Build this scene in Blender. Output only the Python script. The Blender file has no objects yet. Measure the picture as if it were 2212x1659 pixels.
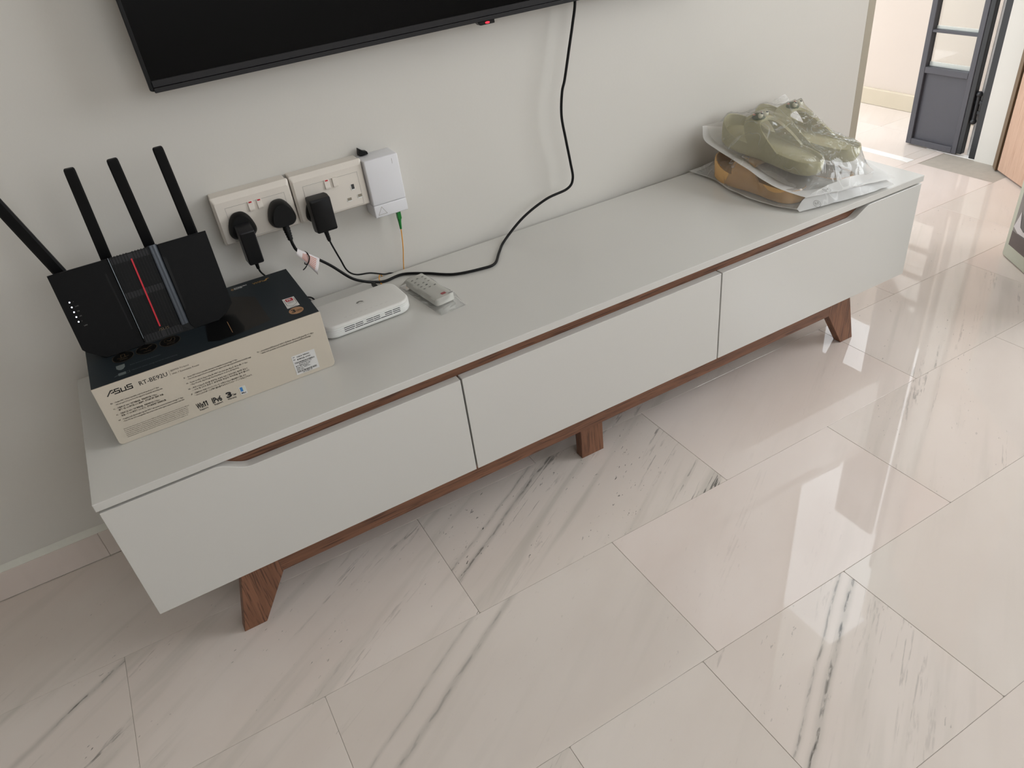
import bpy, bmesh, math, random
import numpy as np
from mathutils import Vector, Matrix, noise
from mathutils.bvhtree import BVHTree

random.seed(11)
PI = math.pi
scn = bpy.context.scene
COL = scn.collection

# ------------------------------------------------------------------ camera
cam_d = bpy.data.cameras.new('camera')
cam_d.sensor_width = 36.0
cam_d.lens = 1594.83 * 36.0 / 2212.0
cam_d.clip_start = 0.02
cam = bpy.data.objects.new('camera', cam_d)
COL.objects.link(cam)
cam.location = (0.2172, -1.4292, 1.0984)
cam.rotation_euler = (0.957, 0.1119, -0.5174)
scn.camera = cam

# ------------------------------------------------------------------ light
W = bpy.data.worlds.new('sky')
scn.world = W
W.use_nodes = True
bg = W.node_tree.nodes['Background']
bg.inputs[0].default_value = (0.92, 0.965, 1.0, 1)
bg.inputs[1].default_value = 3.5


def area(name, loc, rot, sx, sy, power, col):
    d = bpy.data.lights.new(name, 'AREA')
    d.shape = 'RECTANGLE'
    d.size = sx
    d.size_y = sy
    d.energy = power
    d.color = col
    o = bpy.data.objects.new(name, d)
    COL.objects.link(o)
    o.location = loc
    o.rotation_euler = rot
    return o


# daylight through the window in the right wall (the sky itself also comes in
# through both windows and the porch)
area('daylight_side_window', (2.93, -1.5, 1.5), (0, math.radians(90), 0), 1.3, 1.25, 22, (0.94, 0.975, 1.0))

scn.view_settings.view_transform = 'Standard'
scn.view_settings.look = 'None'
scn.view_settings.gamma = 1.0
scn.view_settings.use_curve_mapping = False
scn.view_settings.exposure = 0.07


# ------------------------------------------------------------------ helpers
def s2l(c):
    return tuple((x / 255 / 12.92) if x / 255 <= 0.04045 else ((x / 255 + 0.055) / 1.055) ** 2.4 for x in c) + (1,)


def mat(name, rgb, rough=0.5, metal=0.0, spec=0.5, var=0.06, vscale=40.0, bump=0.0, bscale=300.0, emit=None, estr=1.0, coat=0.0):
    """plain procedural material: sRGB colour, faint noise in colour, optional fine relief"""
    m = bpy.data.materials.new(name)
    m.use_nodes = True
    nt = m.node_tree
    b = nt.nodes['Principled BSDF']
    c = s2l(rgb)
    tc = nt.nodes.new('ShaderNodeTexCoord')
    n = nt.nodes.new('ShaderNodeTexNoise')
    n.inputs['Scale'].default_value = vscale
    n.inputs['Detail'].default_value = 3
    nt.links.new(tc.outputs['Object'], n.inputs['Vector'])
    mx = nt.nodes.new('ShaderNodeMix')
    mx.data_type = 'RGBA'
    mx.inputs['A'].default_value = tuple(x * (1 - var) for x in c[:3]) + (1,)
    mx.inputs['B'].default_value = tuple(min(1, x * (1 + var)) for x in c[:3]) + (1,)
    nt.links.new(n.outputs['Fac'], mx.inputs['Factor'])
    nt.links.new(mx.outputs['Result'], b.inputs['Base Color'])
    b.inputs['Roughness'].default_value = rough
    b.inputs['Metallic'].default_value = metal
    b.inputs['Specular IOR Level'].default_value = spec
    b.inputs['Coat Weight'].default_value = coat
    if bump:
        n2 = nt.nodes.new('ShaderNodeTexNoise')
        n2.inputs['Scale'].default_value = bscale
        n2.inputs['Detail'].default_value = 4
        nt.links.new(tc.outputs['Object'], n2.inputs['Vector'])
        bp = nt.nodes.new('ShaderNodeBump')
        bp.inputs['Strength'].default_value = bump
        bp.inputs['Distance'].default_value = 0.001
        nt.links.new(n2.outputs['Fac'], bp.inputs['Height'])
        nt.links.new(bp.outputs['Normal'], b.inputs['Normal'])
    if emit:
        b.inputs['Emission Color'].default_value = s2l(emit)
        b.inputs['Emission Strength'].default_value = estr
    return m


def math_node(nt, op, a=None, b=None, c=None, clamp=False):
    n = nt.nodes.new('ShaderNodeMath')
    n.operation = op
    n.use_clamp = clamp
    for i, v in enumerate((a, b, c)):
        if v is None:
            continue
        if isinstance(v, (int, float)):
            n.inputs[i].default_value = v
        else:
            nt.links.new(v, n.inputs[i])
    return n.outputs[0]


def wood(name, axis, base, dark, light, rough=0.45, fine=1.0):
    """straight-grained veneer, grain along the given object axis"""
    m = bpy.data.materials.new(name)
    m.use_nodes = True
    nt = m.node_tree
    b = nt.nodes['Principled BSDF']
    tc = nt.nodes.new('ShaderNodeTexCoord')

    def stretched(across, along, detail, dist):
        mp = nt.nodes.new('ShaderNodeMapping')
        sc = [across] * 3
        sc['xyz'.index(axis)] = along
        mp.inputs['Scale'].default_value = sc
        nt.links.new(tc.outputs['Object'], mp.inputs['Vector'])
        n = nt.nodes.new('ShaderNodeTexNoise')
        n.inputs['Scale'].default_value = 1.0
        n.inputs['Detail'].default_value = detail
        n.inputs['Distortion'].default_value = dist
        nt.links.new(mp.outputs[0], n.inputs['Vector'])
        return n.outputs['Fac']
    f1 = stretched(60 * fine, 3.5, 4, 1.2)
    f2 = stretched(330 * fine, 14, 3, 0.4)
    r1 = nt.nodes.new('ShaderNodeValToRGB')
    r1.color_ramp.elements[0].position = 0.35
    r1.color_ramp.elements[0].color = s2l(base)
    r1.color_ramp.elements[1].position = 0.68
    r1.color_ramp.elements[1].color = s2l(light)
    nt.links.new(f1, r1.inputs[0])
    r2 = nt.nodes.new('ShaderNodeValToRGB')
    r2.color_ramp.elements[0].position = 0.36
    r2.color_ramp.elements[0].color = (1, 1, 1, 1)
    r2.color_ramp.elements[1].position = 0.46
    r2.color_ramp.elements[1].color = (0, 0, 0, 1)
    nt.links.new(f2, r2.inputs[0])
    mx = nt.nodes.new('ShaderNodeMix')
    mx.data_type = 'RGBA'
    nt.links.new(math_node(nt, 'MULTIPLY', r2.outputs[0], 0.75), mx.inputs['Factor'])
    nt.links.new(r1.outputs[0], mx.inputs['A'])
    mx.inputs['B'].default_value = s2l(dark)
    nt.links.new(mx.outputs['Result'], b.inputs['Base Color'])
    b.inputs['Roughness'].default_value = rough
    bp = nt.nodes.new('ShaderNodeBump')
    bp.inputs['Strength'].default_value = 0.25
    bp.inputs['Distance'].default_value = 0.0006
    bp.invert = True
    nt.links.new(r2.outputs[0], bp.inputs['Height'])
    nt.links.new(bp.outputs['Normal'], b.inputs['Normal'])
    return m


def marble(name):
    """polished off-white marble; veins run one way, strength and place set per tile"""
    m = bpy.data.materials.new(name)
    m.use_nodes = True
    nt = m.node_tree
    b = nt.nodes['Principled BSDF']
    L = nt.links.new
    geo = nt.nodes.new('ShaderNodeNewGeometry')
    info = nt.nodes.new('ShaderNodeObjectInfo')
    rot = nt.nodes.new('ShaderNodeMapping')
    rot.vector_type = 'POINT'
    rot.inputs['Rotation'].default_value = (0, 0, math.radians(-31))
    L(geo.outputs['Position'], rot.inputs['Vector'])
    off = nt.nodes.new('ShaderNodeCombineXYZ')
    L(math_node(nt, 'MULTIPLY', info.outputs['Random'], 31.0), off.inputs[2])
    add = nt.nodes.new('ShaderNodeVectorMath')
    add.operation = 'ADD'
    L(rot.outputs[0], add.inputs[0])
    L(off.outputs[0], add.inputs[1])
    P = add.outputs[0]

    def attr(nm):
        a = nt.nodes.new('ShaderNodeAttribute')
        a.attribute_type = 'OBJECT'
        a.attribute_name = nm
        return a.outputs['Fac']

    def tex(sx, sy, detail=3, dist=0.0, rough=0.5):
        mp = nt.nodes.new('ShaderNodeMapping')
        mp.inputs['Scale'].default_value = (sx, sy, 1)
        L(P, mp.inputs['Vector'])
        n = nt.nodes.new('ShaderNodeTexNoise')
        n.inputs['Scale'].default_value = 1
        n.inputs['Detail'].default_value = detail
        n.inputs['Distortion'].default_value = dist
        n.inputs['Roughness'].default_value = rough
        L(mp.outputs[0], n.inputs['Vector'])
        return n.outputs['Fac']

    def remap(v, a, c, lo=0.0, hi=1.0):
        n = nt.nodes.new('ShaderNodeMapRange')
        n.interpolation_type = 'SMOOTHSTEP'
        n.inputs[1].default_value = a
        n.inputs[2].default_value = c
        n.inputs[3].default_value = lo
        n.inputs[4].default_value = hi
        L(v, n.inputs[0])
        return n.outputs[0]
    amt = attr('vein_amount')
    cloud = remap(tex(2.6, 5.0, 4), 0.3, 0.7)
    soft = remap(tex(2.2, 26, 4, 0.3), 0.5, 0.72)
    # thin dark threads: where a stretched noise crosses one value
    thr = tex(1.6, 34, 5, 0.2)
    line = remap(math_node(nt, 'ABSOLUTE', math_node(nt, 'SUBTRACT', thr, 0.5)), 0.0, 0.03, 1.0, 0.0)
    mask = remap(tex(2.0, 9.0, 2), 0.52, 0.68)
    dash = remap(tex(38, 160, 3), 0.42, 0.6)
    thin = math_node(nt, 'MULTIPLY', math_node(nt, 'MULTIPLY', line, mask), dash)
    spots = remap(tex(70, 210, 2), 0.68, 0.74)
    spots = math_node(nt, 'MULTIPLY', spots, remap(tex(5, 14, 2), 0.5, 0.62))
    # one or two named veins of a tile
    sep = nt.nodes.new('ShaderNodeSeparateXYZ')
    L(rot.outputs[0], sep.inputs[0])
    wob = math_node(nt, 'MULTIPLY', math_node(nt, 'SUBTRACT', tex(9, 9, 3), 0.5), 0.016)
    yy = math_node(nt, 'ADD', sep.outputs[1], wob)

    def named(nm, wd):
        d = math_node(nt, 'ABSOLUTE', math_node(nt, 'SUBTRACT', yy, attr(nm)))
        core = math_node(nt, 'MULTIPLY', remap(d, 0.0, wd, 1, 0), dash)
        halo = remap(d, 0.0, wd * 2.6, 1, 0)
        return core, halo
    c1, h1 = named('vein_a', 0.0042)
    c2, h2 = named('vein_b', 0.0030)
    c2 = math_node(nt, 'MULTIPLY', c2, 0.6)
    h2 = math_node(nt, 'MULTIPLY', h2, 0.7)
    dk = attr('vein_dark')
    core = math_node(nt, 'MULTIPLY', math_node(nt, 'MAXIMUM', c1, c2), dk)
    core = math_node(nt, 'MULTIPLY', core, remap(tex(4.5, 3, 2), 0.36, 0.56))
    halo = math_node(nt, 'MULTIPLY', math_node(nt, 'MAXIMUM', h1, h2), 0.55)
    lines = math_node(nt, 'MULTIPLY', math_node(nt, 'MAXIMUM', thin, spots), amt)
    lines = math_node(nt, 'MAXIMUM', lines, core, clamp=True)

    def mix(f, a, c2_):
        n = nt.nodes.new('ShaderNodeMix')
        n.data_type = 'RGBA'
        L(f, n.inputs['Factor'])
        for k, v in (('A', a), ('B', c2_)):
            if isinstance(v, tuple):
                n.inputs[k].default_value = v
            else:
                L(v, n.inputs[k])
        return n.outputs['Result']
    base = mix(cloud, s2l((221, 207, 199)), s2l((229, 217, 210)))
    tint = math_node(nt, 'MULTIPLY', info.outputs['Random'], 0.35)
    base = mix(tint, base, s2l((208, 204, 194)))
    base = mix(math_node(nt, 'MULTIPLY', soft, math_node(nt, 'MULTIPLY_ADD', amt, 0.36, 0.06)), base, s2l((176, 172, 162)))
    base = mix(halo, base, s2l((182, 175, 167)))
    base = mix(math_node(nt, 'MULTIPLY', lines, 0.85), base, s2l((62, 61, 58)))
    L(base, b.inputs['Base Color'])
    b.inputs['Roughness'].default_value = 0.025
    b.inputs['Specular IOR Level'].default_value = 0.44
    return m


def film_mat(name, haze=0.06, tint=(1, 1, 1), rough=0.06, frost=0.0, gloss=0.16, bstr=0.9, bscale=26, fold_glint=0.42):
    """thin plastic film: clear with crinkled highlights, or milky when frost is high"""
    m = bpy.data.materials.new(name)
    m.use_nodes = True
    nt = m.node_tree
    nt.nodes.remove(nt.nodes['Principled BSDF'])
    L = nt.links.new
    out = nt.nodes['Material Output']
    tc = nt.nodes.new('ShaderNodeTexCoord')
    n = nt.nodes.new('ShaderNodeTexNoise')
    n.inputs['Scale'].default_value = bscale
    n.inputs['Detail'].default_value = 2
    n.inputs['Distortion'].default_value = 0.8
    L(tc.outputs['Object'], n.inputs['Vector'])
    bp = nt.nodes.new('ShaderNodeBump')
    bp.inputs['Strength'].default_value = bstr
    bp.inputs['Distance'].default_value = 0.012
    L(n.outputs['Fac'], bp.inputs['Height'])
    tr = nt.nodes.new('ShaderNodeBsdfTransparent')
    tr.inputs[0].default_value = tint + (1,)
    df = nt.nodes.new('ShaderNodeBsdfDiffuse')
    df.inputs[0].default_value = (0.95, 0.95, 0.94, 1)
    tl = nt.nodes.new('ShaderNodeBsdfTranslucent')
    tl.inputs[0].default_value = (0.95, 0.95, 0.94, 1)
    md = nt.nodes.new('ShaderNodeMixShader')
    md.inputs[0].default_value = 0.45
    L(df.outputs[0], md.inputs[1])
    L(tl.outputs[0], md.inputs[2])
    a = nt.nodes.new('ShaderNodeMixShader')
    # thin white lines: whitened folds, also painted in as glare and sparkle
    cr = nt.nodes.new('ShaderNodeTexNoise')
    cr.inputs['Scale'].default_value = bscale * 0.7
    cr.inputs['Detail'].default_value = 1.5
    cr.inputs['Distortion'].default_value = 1.4
    L(tc.outputs['Object'], cr.inputs['Vector'])
    ms = nt.nodes.new('ShaderNodeTexNoise')
    ms.inputs['Scale'].default_value = bscale * 0.5
    L(tc.outputs['Object'], ms.inputs['Vector'])
    ln = math_node(nt, 'SUBTRACT', 1.0, math_node(nt, 'MULTIPLY', math_node(nt, 'ABSOLUTE', math_node(nt, 'SUBTRACT', cr.outputs['Fac'], 0.5)), 55.0), clamp=True)
    pw = math_node(nt, 'MULTIPLY', math_node(nt, 'SUBTRACT', ms.outputs['Fac'], 0.45), 5.0, clamp=True)
    L(math_node(nt, 'MULTIPLY_ADD', math_node(nt, 'MULTIPLY', ln, pw), fold_glint, max(haze, frost), clamp=True), a.inputs[0])
    L(tr.outputs[0], a.inputs[1])
    L(md.outputs[0], a.inputs[2])
    gl = nt.nodes.new('ShaderNodeBsdfGlossy')
    gl.inputs['Roughness'].default_value = rough
    L(bp.outputs['Normal'], gl.inputs['Normal'])
    fr = nt.nodes.new('ShaderNodeFresnel')
    fr.inputs['IOR'].default_value = 1.45
    g = nt.nodes.new('ShaderNodeMixShader')
    L(math_node(nt, 'MULTIPLY_ADD', fr.outputs[0], 0.7, gloss * 0.1, clamp=True), g.inputs[0])
    L(a.outputs[0], g.inputs[1])
    L(gl.outputs[0], g.inputs[2])
    L(g.outputs[0], out.inputs['Surface'])
    return m


def obj(name, bm, m, parent=None, smooth=False):
    me = bpy.data.meshes.new(name)
    bmesh.ops.recalc_face_normals(bm, faces=bm.faces[:])
    bm.to_mesh(me)
    bm.free()
    if smooth:
        for p in me.polygons:
            p.use_smooth = True
        me.set_sharp_from_angle(angle=math.radians(40))
    me.materials.append(m)
    o = bpy.data.objects.new(name, me)
    COL.objects.link(o)
    if parent is not None:
        o.parent = parent
        o.matrix_parent_inverse = Matrix.LocRotScale(parent_loc(parent), None, None).inverted()
    return o


def parent_loc(p):
    """world place of an object whose ancestors are only translated"""
    v = Vector(p.location)
    if p.parent is not None:
        v = p['_w'] if '_w' in p else v
    return v if not isinstance(v, (list, tuple)) else Vector(v)


def thing(name, label, cat, loc=(0, 0, 0), group=None):
    o = bpy.data.objects.new(name, None)
    o.empty_display_size = 0.02
    COL.objects.link(o)
    o.location = loc
    return tag(o, label, cat, group)


def tag(o, label, cat, group=None):
    o['label'] = label
    o['category'] = cat
    if group:
        o['group'] = group
    return o


def struct(o, label=None):
    o['kind'] = 'structure'
    if label:
        o['label'] = label
    return o


def B(x0, y0, z0, x1, y1, z1, bev=0.0, seg=2, bm=None):
    """box between two corners, edges rounded by bev"""
    t = bmesh.new()
    bmesh.ops.create_cube(t, size=1)
    for v in t.verts:
        v.co = Vector(((x0 + x1) / 2 + v.co.x * (x1 - x0), (y0 + y1) / 2 + v.co.y * (y1 - y0), (z0 + z1) / 2 + v.co.z * (z1 - z0)))
    if bev:
        bmesh.ops.bevel(t, geom=t.edges[:], offset=bev, segments=seg, affect='EDGES', profile=0.5)
    return merge(t, bm)


def merge(t, bm):
    if bm is None:
        return t
    me = bpy.data.meshes.new('tmp')
    t.to_mesh(me)
    t.free()
    bm.from_mesh(me)
    bpy.data.meshes.remove(me)
    return bm


def prism(poly, h0, h1, plane='xy', bev=0.0, seg=2, bm=None):
    """polygon in one plane pushed from h0 to h1 along the third axis"""
    t = bmesh.new()

    def P(a, b, h):
        return {'xy': (a, b, h), 'xz': (a, h, b), 'yz': (h, a, b)}[plane]
    v0 = [t.verts.new(P(a, b, h0)) for a, b in poly]
    v1 = [t.verts.new(P(a, b, h1)) for a, b in poly]
    t.faces.new(v0)
    t.faces.new(v1)
    n = len(poly)
    for i in range(n):
        t.faces.new((v0[i], v0[(i + 1) % n], v1[(i + 1) % n], v1[i]))
    bmesh.ops.recalc_face_normals(t, faces=t.faces[:])
    if bev:
        bmesh.ops.bevel(t, geom=t.edges[:], offset=bev, segments=seg, affect='EDGES', profile=0.5)
    return merge(t, bm)


def rrect(x0, y0, x1, y1, r, n=6):
    pts = []
    for cx, cy, a0 in ((x1 - r, y1 - r, 0), (x0 + r, y1 - r, 90), (x0 + r, y0 + r, 180), (x1 - r, y0 + r, 270)):
        for k in range(n + 1):
            a = math.radians(a0 + 90 * k / n)
            pts.append((cx + r * math.cos(a), cy + r * math.sin(a)))
    return pts


def catmull(pts, sub=8):
    pts = [Vector(p) for p in pts]
    P = [pts[0] * 2 - pts[1]] + pts + [pts[-1] * 2 - pts[-2]]
    out = []
    for i in range(1, len(P) - 2):
        a, b, c, d = P[i - 1:i + 3]
        for k in range(sub):
            t = k / sub
            out.append(0.5 * ((2 * b) + (c - a) * t + (2 * a - 5 * b + 4 * c - d) * t * t + (3 * b - a - 3 * c + d) * t ** 3))
    out.append(pts[-1])
    return out


def tube(pts, r, n=10, sub=8, bm=None, smooth_path=True):
    """round tube along a path; r is a number or one radius per given point"""
    t = bmesh.new()
    path = catmull(pts, sub) if smooth_path else [Vector(p) for p in pts]
    if isinstance(r, (list, tuple)):
        rr = []
        for i in range(len(r) - 1):
            for k in range(sub if smooth_path else 1):
                f = k / (sub if smooth_path else 1)
                rr.append(r[i] * (1 - f) + r[i + 1] * f)
        rr.append(r[-1])
    else:
        rr = [r] * len(path)
    tan = [(path[min(i + 1, len(path) - 1)] - path[max(i - 1, 0)]).normalized() for i in range(len(path))]
    up = Vector((0, 0, 1)) if abs(tan[0].z) < 0.9 else Vector((0, 1, 0))
    nrm = (up - tan[0] * up.dot(tan[0])).normalized()
    rings = []
    for i, p in enumerate(path):
        nrm = (nrm - tan[i] * nrm.dot(tan[i])).normalized()
        bn = tan[i].cross(nrm)
        rings.append([t.verts.new(p + rr[i] * (math.cos(2 * PI * k / n) * nrm + math.sin(2 * PI * k / n) * bn)) for k in range(n)])
    for a, b in zip(rings, rings[1:]):
        for k in range(n):
            t.faces.new((a[k], a[(k + 1) % n], b[(k + 1) % n], b[k]))
    t.faces.new(rings[0][::-1])
    t.faces.new(rings[-1])
    return merge(t, bm)


def loft(rings, closed=True, cap=True, bm=None):
    t = bmesh.new()
    R = [[t.verts.new(p) for p in r] for r in rings]
    n = len(R[0])
    for a, b in zip(R, R[1:]):
        for k in range(n if closed else n - 1):
            t.faces.new((a[k], a[(k + 1) % n], b[(k + 1) % n], b[k]))
    if cap:
        t.faces.new(R[0][::-1])
        t.faces.new(R[-1])
    return merge(t, bm)


def xform(bm, M):
    bmesh.ops.transform(bm, matrix=M, verts=bm.verts[:])
    return bm


def frame(o, x, y):
    """matrix that puts drawing plane (x right, y up) at o with the given axes"""
    x = Vector(x).normalized()
    y = Vector(y).normalized()
    z = x.cross(y)
    return Matrix(((x.x, y.x, z.x, o[0]), (x.y, y.y, z.y, o[1]), (x.z, y.z, z.z, o[2]), (0, 0, 0, 1)))


def text_bm(s, size, width=None, bold=0.0, shear=0.0, spacing=1.0, bm=None, at=(0, 0), align='LEFT', res=2):
    """flat lettering in the xy plane; width squeezes or widens the line to that length"""
    cu = bpy.data.curves.new('txt', 'FONT')
    cu.body = s
    cu.size = size
    cu.offset = bold
    cu.shear = shear
    cu.space_character = spacing
    cu.resolution_u = res
    cu.align_x = align
    o = bpy.data.objects.new('txt', cu)
    COL.objects.link(o)
    dg = bpy.context.evaluated_depsgraph_get()
    me = bpy.data.meshes.new_from_object(o.evaluated_get(dg))
    bpy.data.objects.remove(o)
    bpy.data.curves.remove(cu)
    t = bmesh.new()
    t.from_mesh(me)
    bpy.data.meshes.remove(me)
    if t.verts:
        xs = [v.co.x for v in t.verts]
        w = max(xs) - min(xs)
        x0 = min(xs)
        k = width / w if width and w > 1e-9 else 1.0
        for v in t.verts:
            if align == 'LEFT':
                v.co.x = (v.co.x - x0) * k + at[0]
            else:
                v.co.x = v.co.x * k + at[0]
            v.co.y += at[1]
    return merge(t, bm)


def rect_bm(x0, y0, x1, y1, bm=None, z=0.0):
    t = bmesh.new()
    t.faces.new([t.verts.new(p) for p in ((x0, y0, z), (x1, y0, z), (x1, y1, z), (x0, y1, z))])
    return merge(t, bm)


def poly_bm(pts, bm=None, z=0.0):
    t = bmesh.new()
    t.faces.new([t.verts.new((p[0], p[1], z)) for p in pts])
    return merge(t, bm)


def ell(cx, cy, rx, ry, n=32):
    return [(cx + rx * math.cos(2 * PI * k / n), cy + ry * math.sin(2 * PI * k / n)) for k in range(n)]


def ring_bm(cx, cy, rx, ry, w, n=36, bm=None):
    t = bmesh.new()
    a = [t.verts.new((x, y, 0)) for x, y in ell(cx, cy, rx, ry, n)]
    b = [t.verts.new((x, y, 0)) for x, y in ell(cx, cy, rx - w, ry - w, n)]
    for k in range(n):
        t.faces.new((a[k], a[(k + 1) % n], b[(k + 1) % n], b[k]))
    return merge(t, bm)


def strokes(lines, w, bm=None):
    """square-ended strokes along polylines"""
    t = bmesh.new()
    for pl in lines:
        for (x0, y0), (x1, y1) in zip(pl, pl[1:]):
            d = Vector((x1 - x0, y1 - y0)).normalized()
            n = Vector((-d.y, d.x)) * w / 2
            e = d * w / 2
            t.faces.new([t.verts.new((p.x, p.y, 0)) for p in (
                Vector((x0, y0)) - e + n, Vector((x0, y0)) - e - n, Vector((x1, y1)) + e - n, Vector((x1, y1)) + e + n)])
    return merge(t, bm)


# ------------------------------------------------------------------ materials
M = {}
M['wall'] = mat('wall_paint', (211, 207, 200), 0.75, var=0.025, vscale=3, bump=0.12, bscale=160)
M['wall_cream'] = mat('porch_wall_paint', (213, 201, 191), 0.8, var=0.02, vscale=4, bump=0.1)
M['ceiling'] = mat('ceiling_paint', (225, 222, 215), 0.8, var=0.02)
M['bead'] = mat('corner_bead_paint', (170, 162, 146), 0.6, var=0.03)
M['marble'] = marble('polished_marble')
M['grout'] = mat('grout', (176, 168, 158), 0.8, var=0.1)
M['caulk'] = mat('caulk', (218, 216, 206), 0.6, var=0.06, vscale=60, bump=0.5, bscale=70)
M['skirt'] = mat('porch_skirting_tile', (207, 196, 176), 0.3, var=0.06, vscale=8)
M['white_lam'] = mat('white_laminate', (205, 203, 198), 0.2, spec=0.62, var=0.012, vscale=6, bump=0.02, bscale=500)
M['white_edge'] = mat('white_laminate_edge', (208, 206, 201), 0.4, var=0.012)
M['walnut_x'] = wood('walnut_along', 'x', (112, 74, 54), (66, 40, 29), (134, 92, 68))
M['walnut_z'] = wood('walnut_upright', 'z', (116, 77, 56), (66, 40, 29), (140, 96, 71))
M['timber'] = wood('door_timber', 'z', (196, 162, 140), (184, 149, 127), (204, 171, 149), 0.5, 0.9)
M['jamb'] = mat('dark_jamb', (112, 92, 70), 0.6)
M['gate'] = mat('gate_paint', (74, 73, 79), 0.45, var=0.05, bump=0.15, bscale=220)
M['gate_dark'] = mat('gate_dark_paint', (30, 31, 34), 0.4, var=0.05)
M['black_gloss'] = mat('screen_black', (6, 6, 7), 0.2, spec=0.14, var=0.03)
M['black_plastic'] = mat('black_plastic', (13, 13, 14), 0.45, spec=0.25, var=0.08, bump=0.1, bscale=900)
M['charcoal'] = mat('charcoal_plastic', (32, 31, 33), 0.42, spec=0.3, var=0.05, bump=0.1, bscale=700)
M['router_shell'] = mat('router_shell', (8, 8, 9), 0.5, spec=0.16, var=0.06, bump=0.12, bscale=1200)
M['router_ridge'] = mat('router_ridge', (52, 57, 64), 0.32, metal=0.3, var=0.04)
M['silver'] = mat('silver_line', (126, 134, 140), 0.3, metal=0.6)
M['red'] = mat('red_stripe', (196, 4, 36), 0.4, var=0.02)
M['led_white'] = mat('led_white', (240, 245, 255), 0.4, emit=(236, 240, 255), estr=1.6)
M['led_red'] = mat('led_red', (255, 40, 60), 0.4, emit=(255, 40, 60), estr=1.3)
M['rubber'] = mat('black_rubber', (10, 10, 11), 0.5, spec=0.25, var=0.1)
M['card_dark'] = mat('carton_dark_print', (32, 39, 44), 0.5, spec=0.25, var=0.08, vscale=6)
M['card_beige'] = mat('carton_beige_print', (200, 190, 175), 0.55, var=0.025, vscale=20)
M['card_side'] = mat('carton_brown_print', (74, 50, 42), 0.6)
M['card_edge'] = mat('carton_cut_edge', (220, 212, 198), 0.7)
M['ink'] = mat('black_ink', (26, 24, 24), 0.6)
M['ink_grey'] = mat('grey_ink', (82, 76, 68), 0.7)
M['ink_pale'] = mat('pale_ink', (104, 112, 112), 0.6)
M['ink_white'] = mat('white_ink', (205, 205, 202), 0.6)
M['gold'] = mat('gold_ink', (168, 128, 66), 0.5)
M['bronze'] = mat('bronze_sticker', (170, 130, 96), 0.4)
M['dim_gold'] = mat('dim_gold_ink', (92, 76, 54), 0.6)
M['print_brown'] = mat('printed_dark_brown', (38, 35, 33), 0.5, spec=0.25, var=0.15, vscale=14)
M['print_black'] = mat('printed_black', (10, 10, 11), 0.45, spec=0.25)
M['sticker'] = mat('white_sticker', (216, 214, 212), 0.5, var=0.02)
M['sticker_red'] = mat('red_print', (178, 34, 48), 0.5)
M['mac_blue'] = mat('blue_print', (50, 120, 186), 0.5)
M['pvc'] = mat('socket_white', (222, 214, 204), 0.36, var=0.012)
M['pvc_cool'] = mat('cool_white_plastic', (224, 223, 226), 0.4, var=0.01)
M['modem'] = mat('warm_white_plastic', (221, 219, 214), 0.42, var=0.012)
M['modem_side'] = mat('bright_white_plastic', (232, 232, 228), 0.38, var=0.01)
M['slot'] = mat('slot_dark', (58, 58, 58), 0.7)
M['slot_tan'] = mat('slot_shade', (142, 134, 118), 0.7)
M['seam'] = mat('seam_grey', (176, 170, 164), 0.6)
M['logo_grey'] = mat('grey_logo', (128, 128, 122), 0.5)
M['green'] = mat('green_connector', (16, 122, 44), 0.4)
M['fibre'] = mat('orange_jacket', (236, 160, 24), 0.45)
M['paper'] = mat('label_paper', (214, 208, 208), 0.55, var=0.02)
M['paper_red'] = mat('orange_print', (196, 112, 84), 0.6)
M['remote'] = mat('remote_white', (220, 219, 212), 0.5, var=0.02)
M['button'] = mat('remote_button_grey', (150, 148, 142), 0.5)
M['film'] = film_mat('clear_film', haze=0.17, gloss=0.2, bstr=1.5, bscale=16)
M['film_small'] = film_mat('clear_sleeve_film', haze=0.1, gloss=0.05, bstr=0.3, bscale=60, fold_glint=0.15)
M['frost'] = film_mat('frosted_film', frost=0.84, rough=0.3, gloss=0.05, bstr=0.4, bscale=18)
M['frost_thin'] = film_mat('thin_frosted_film', frost=0.34, rough=0.16, gloss=0.08, bstr=0.7, bscale=24)
M['olive'] = mat('sage_foam', (194, 188, 150), 0.62, var=0.06, vscale=30, bump=0.1, bscale=400)
M['olive_bed'] = mat('sage_footbed', (164, 160, 122), 0.6, var=0.05)
M['tan'] = mat('tan_foam', (224, 180, 122), 0.62, var=0.05, vscale=24, bump=0.1, bscale=400)
M['tan_bed'] = mat('tan_footbed', (170, 132, 92), 0.65)
M['frog'] = mat('frog_green', (74, 88, 52), 0.5)
M['eye'] = mat('eye_cream', (226, 222, 200), 0.4)
M['pupil'] = mat('pupil_black', (16, 16, 16), 0.3)
M['cheek'] = mat('cheek_pink', (226, 150, 128), 0.5)
M['pale_green'] = mat('pale_green_card', (208, 212, 196), 0.5, var=0.03)
M['photo_bg'] = mat('photo_dusk', (150, 145, 142), 0.4, var=0.2, vscale=8)
M['photo_low'] = mat('photo_floor', (104, 94, 92), 0.4, var=0.2, vscale=20)
M['cat'] = mat('photo_cat_grey', (112, 110, 110), 0.4, var=0.25, vscale=50)
M['leaf'] = mat('photo_leaf', (146, 150, 134), 0.4, var=0.3, vscale=60)
M['bowl'] = mat('photo_bowl', (232, 228, 230), 0.4, var=0.03)
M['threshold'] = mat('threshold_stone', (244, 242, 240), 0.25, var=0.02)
M['fur'] = mat('photo_fur', (84, 82, 84), 0.5, var=0.3, vscale=60)
g = bpy.data.materials.new('window_glass')
g.use_nodes = True
_nt = g.node_tree
_nt.nodes.remove(_nt.nodes['Principled BSDF'])
_tr = _nt.nodes.new('ShaderNodeBsdfTransparent')
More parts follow.
